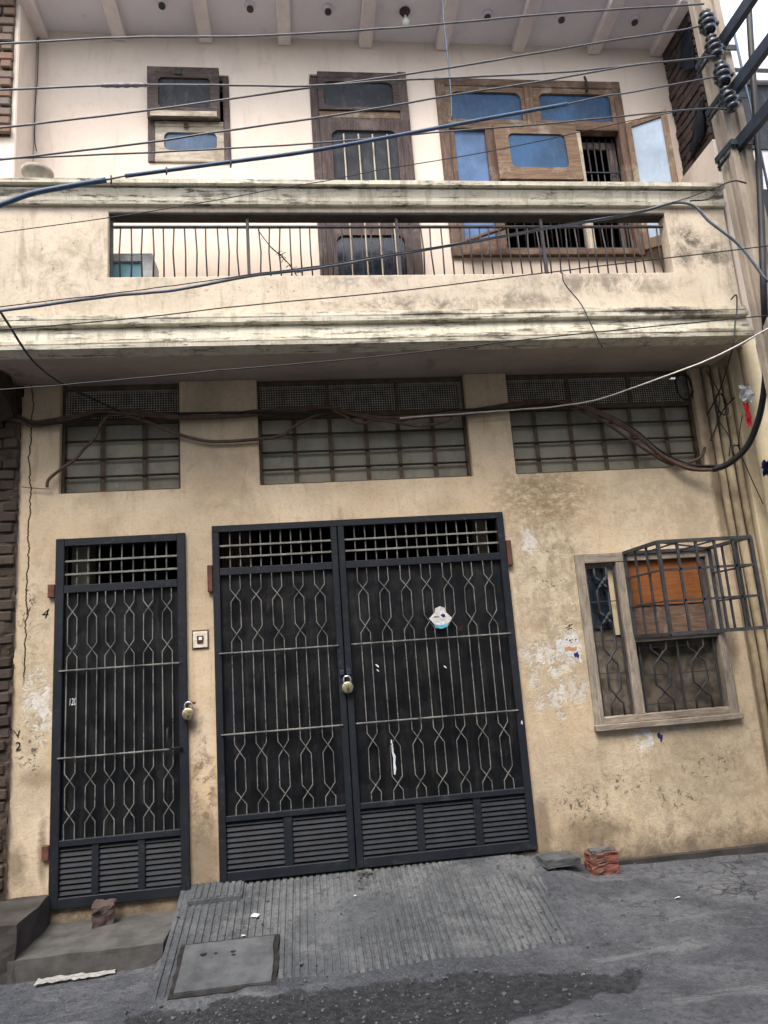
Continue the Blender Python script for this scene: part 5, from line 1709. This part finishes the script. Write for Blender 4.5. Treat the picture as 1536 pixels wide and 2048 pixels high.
scrap(-0.44, -0.42, 0.035, 'white litter scrap on the ramp above the manhole cover', True, 2)
scrap(-0.5, -0.6, 0.022, 'small pale scrap at the upper edge of the manhole cover', True, 3)
scrap(0.24, -0.32, 0.013, 'tiny white scrap on the ramp below the middle of the gate', True, 4)
scrap(2.42, -0.62, 0.028, 'white litter scrap on the street right of the two bricks', False, 5)
scrap(-1.72, -0.5, 0.02, 'tiny white scrap on the door step beside the plinth', False, 6)
scrap(1.45, -1.35, 0.014, 'tiny pale scrap beside the dark tar patch', False, 8)

# loose stones in the broken tar
random.seed(33)
bm = bmesh.new()
cnt = 0
while cnt < 650:
    x, y = random.uniform(-1.1, 2.6), random.uniform(-2.4, -1.0)
    t = tar_mask(x, y)
    if random.random() > 0.08 + 0.92 * t:
        continue
    if x > 0.9 and random.random() > 0.3:
        continue
    cnt += 1
    s = random.choice((0.003, 0.004, 0.005, 0.006, 0.008, 0.012)) * random.uniform(0.7, 1.2)
    z = street_z(x, y) - 0.022 * t
    m = Matrix.Translation((x, y, z + s * 0.4)) @ Matrix.Rotation(random.uniform(0, 6), 4, 'Z') @ Matrix.Rotation(random.uniform(-0.6, 0.6), 4, 'X') @ Matrix.Diagonal((s * random.uniform(0.8, 1.6), s * random.uniform(0.7, 1.2), s * random.uniform(0.5, 0.9), 1))
    bmesh.ops.create_icosphere(bm, subdivisions=1, radius=1.0, matrix=m)
tag(fin('gravel', bm, 'stone'), 'loose gravel in the broken tar patch', 'gravel', None, 'stuff')

# grit and crumbs of concrete lying about the street and ramp
random.seed(77)
bm = bmesh.new()
for k in range(900):
    x, y = random.uniform(-2.2, 4.6), -abs(random.gauss(0, 0.9)) - 0.02
    if y < -2.4 or (x < -0.98 and y > -0.62):
        continue
    s = random.choice((0.0025, 0.003, 0.004, 0.005, 0.009)) * random.uniform(0.7, 1.2)
    on = -0.98 < x < 1.72 and y > -1.1
    z = ramp_z(y) + 0.004 if on else street_z(x, y)
    m = Matrix.Translation((x, y, z + s * 0.3)) @ Matrix.Rotation(random.uniform(0, 6), 4, 'Z') @ Matrix.Diagonal((s * random.uniform(0.8, 1.8), s, s * random.uniform(0.5, 0.9), 1))
    bmesh.ops.create_icosphere(bm, subdivisions=1, radius=1.0, matrix=m)
tag(fin('grit', bm, 'stone'), 'fine grit scattered over the street and ramp', 'grit', None, 'stuff')

# wind-blown plastic caught on the wires by the pole
random.seed(9)


def rag(name, c, size, mat, label):
    bm = bmesh.new()
    n = 7
    g = []
    for j in range(n):
        r = []
        for i in range(n):
            u, v = (i / (n - 1) - 0.5), (j / (n - 1) - 0.5)
            p = Vector((c[0] + u * size[0] * (1 - 0.5 * abs(v)), c[1] + 0.6 * size[0] * noise.noise(Vector((u * 4, v * 4, c[2]))), c[2] + v * size[1] + 0.3 * size[1] * noise.noise(Vector((u * 5, v * 3, c[0])))))
            r.append(bm.verts.new(p))
        g.append(r)
    for a, b in zip(g, g[1:]):
        for i in range(n - 1):
            bm.faces.new((a[i], a[i + 1], b[i + 1], b[i]))
    bmesh.ops.solidify(bm, geom=bm.faces[:], thickness=0.002)
    tag(fin(name, bm, mat, None, True), label, 'plastic')


rag('plastic_scrap', (3.74, -0.4, 3.41), (0.14, 0.14), 'white_plastic', 'whitish plastic bag snagged on the cable by the pole')
rag('plastic_scrap', (3.725, -0.4, 3.22), (0.06, 0.2), 'red_plastic', 'red plastic scrap hanging under the whitish bag by the pole')
rag('plastic_scrap', (3.82, -0.4, 2.76), (0.1, 0.12), 'navy_print', 'navy plastic scrap at the right edge below the looping cable')


# coils and loose ends of old wire around the drain pipes
def coil(c, r, turns, label, squash=1.0, wire=0.006):
    pts = [(c[0] + r * (0.85 + 0.25 * noise.noise(Vector((k * 0.35, c[0], 1)))) * math.cos(k * 0.45), c[1] - 0.012 * math.sin(k * 0.31) - 0.0015 * k / turns, c[2] + squash * r * (0.9 + 0.2 * noise.noise(Vector((k * 0.3, c[2], 5)))) * math.sin(k * 0.45)) for k in range(int(turns * 14))]
    tag(tubeobj('wire_coil', pts, wire, 'black_rubber', sides=5), label, 'wire')


coil((3.43, -0.03, 3.62), 0.09, 3, 'coil of black wire hanging in the right end of the right ventilator window', 1.5)
coil((3.70, -0.11, 3.42), 0.06, 2, 'upper small loop of wire snagged on the drain pipes', 1.8, 0.005)
coil((3.76, -0.12, 2.98), 0.05, 2, 'lower small loop of wire snagged on the drain pipes', 1.3, 0.005)
for pts, lab in (([(3.62, -0.1, 3.74), (3.69, -0.13, 3.5), (3.66, -0.1, 3.3), (3.72, -0.12, 3.1), (3.7, -0.1, 2.95)], 'loose wire snaking down the drain pipes'),
                 ([(3.86, -0.14, 3.3), (3.8, -0.16, 3.16), (3.79, -0.12, 3.02), (3.83, -0.13, 2.8), (3.9, -0.15, 2.5)], 'loose wire straggling from the drain pipes toward the pole')):
    tag(tubeobj('loose_wire', spline(pts, 6), 0.005, 'black_rubber'), lab, 'wire')
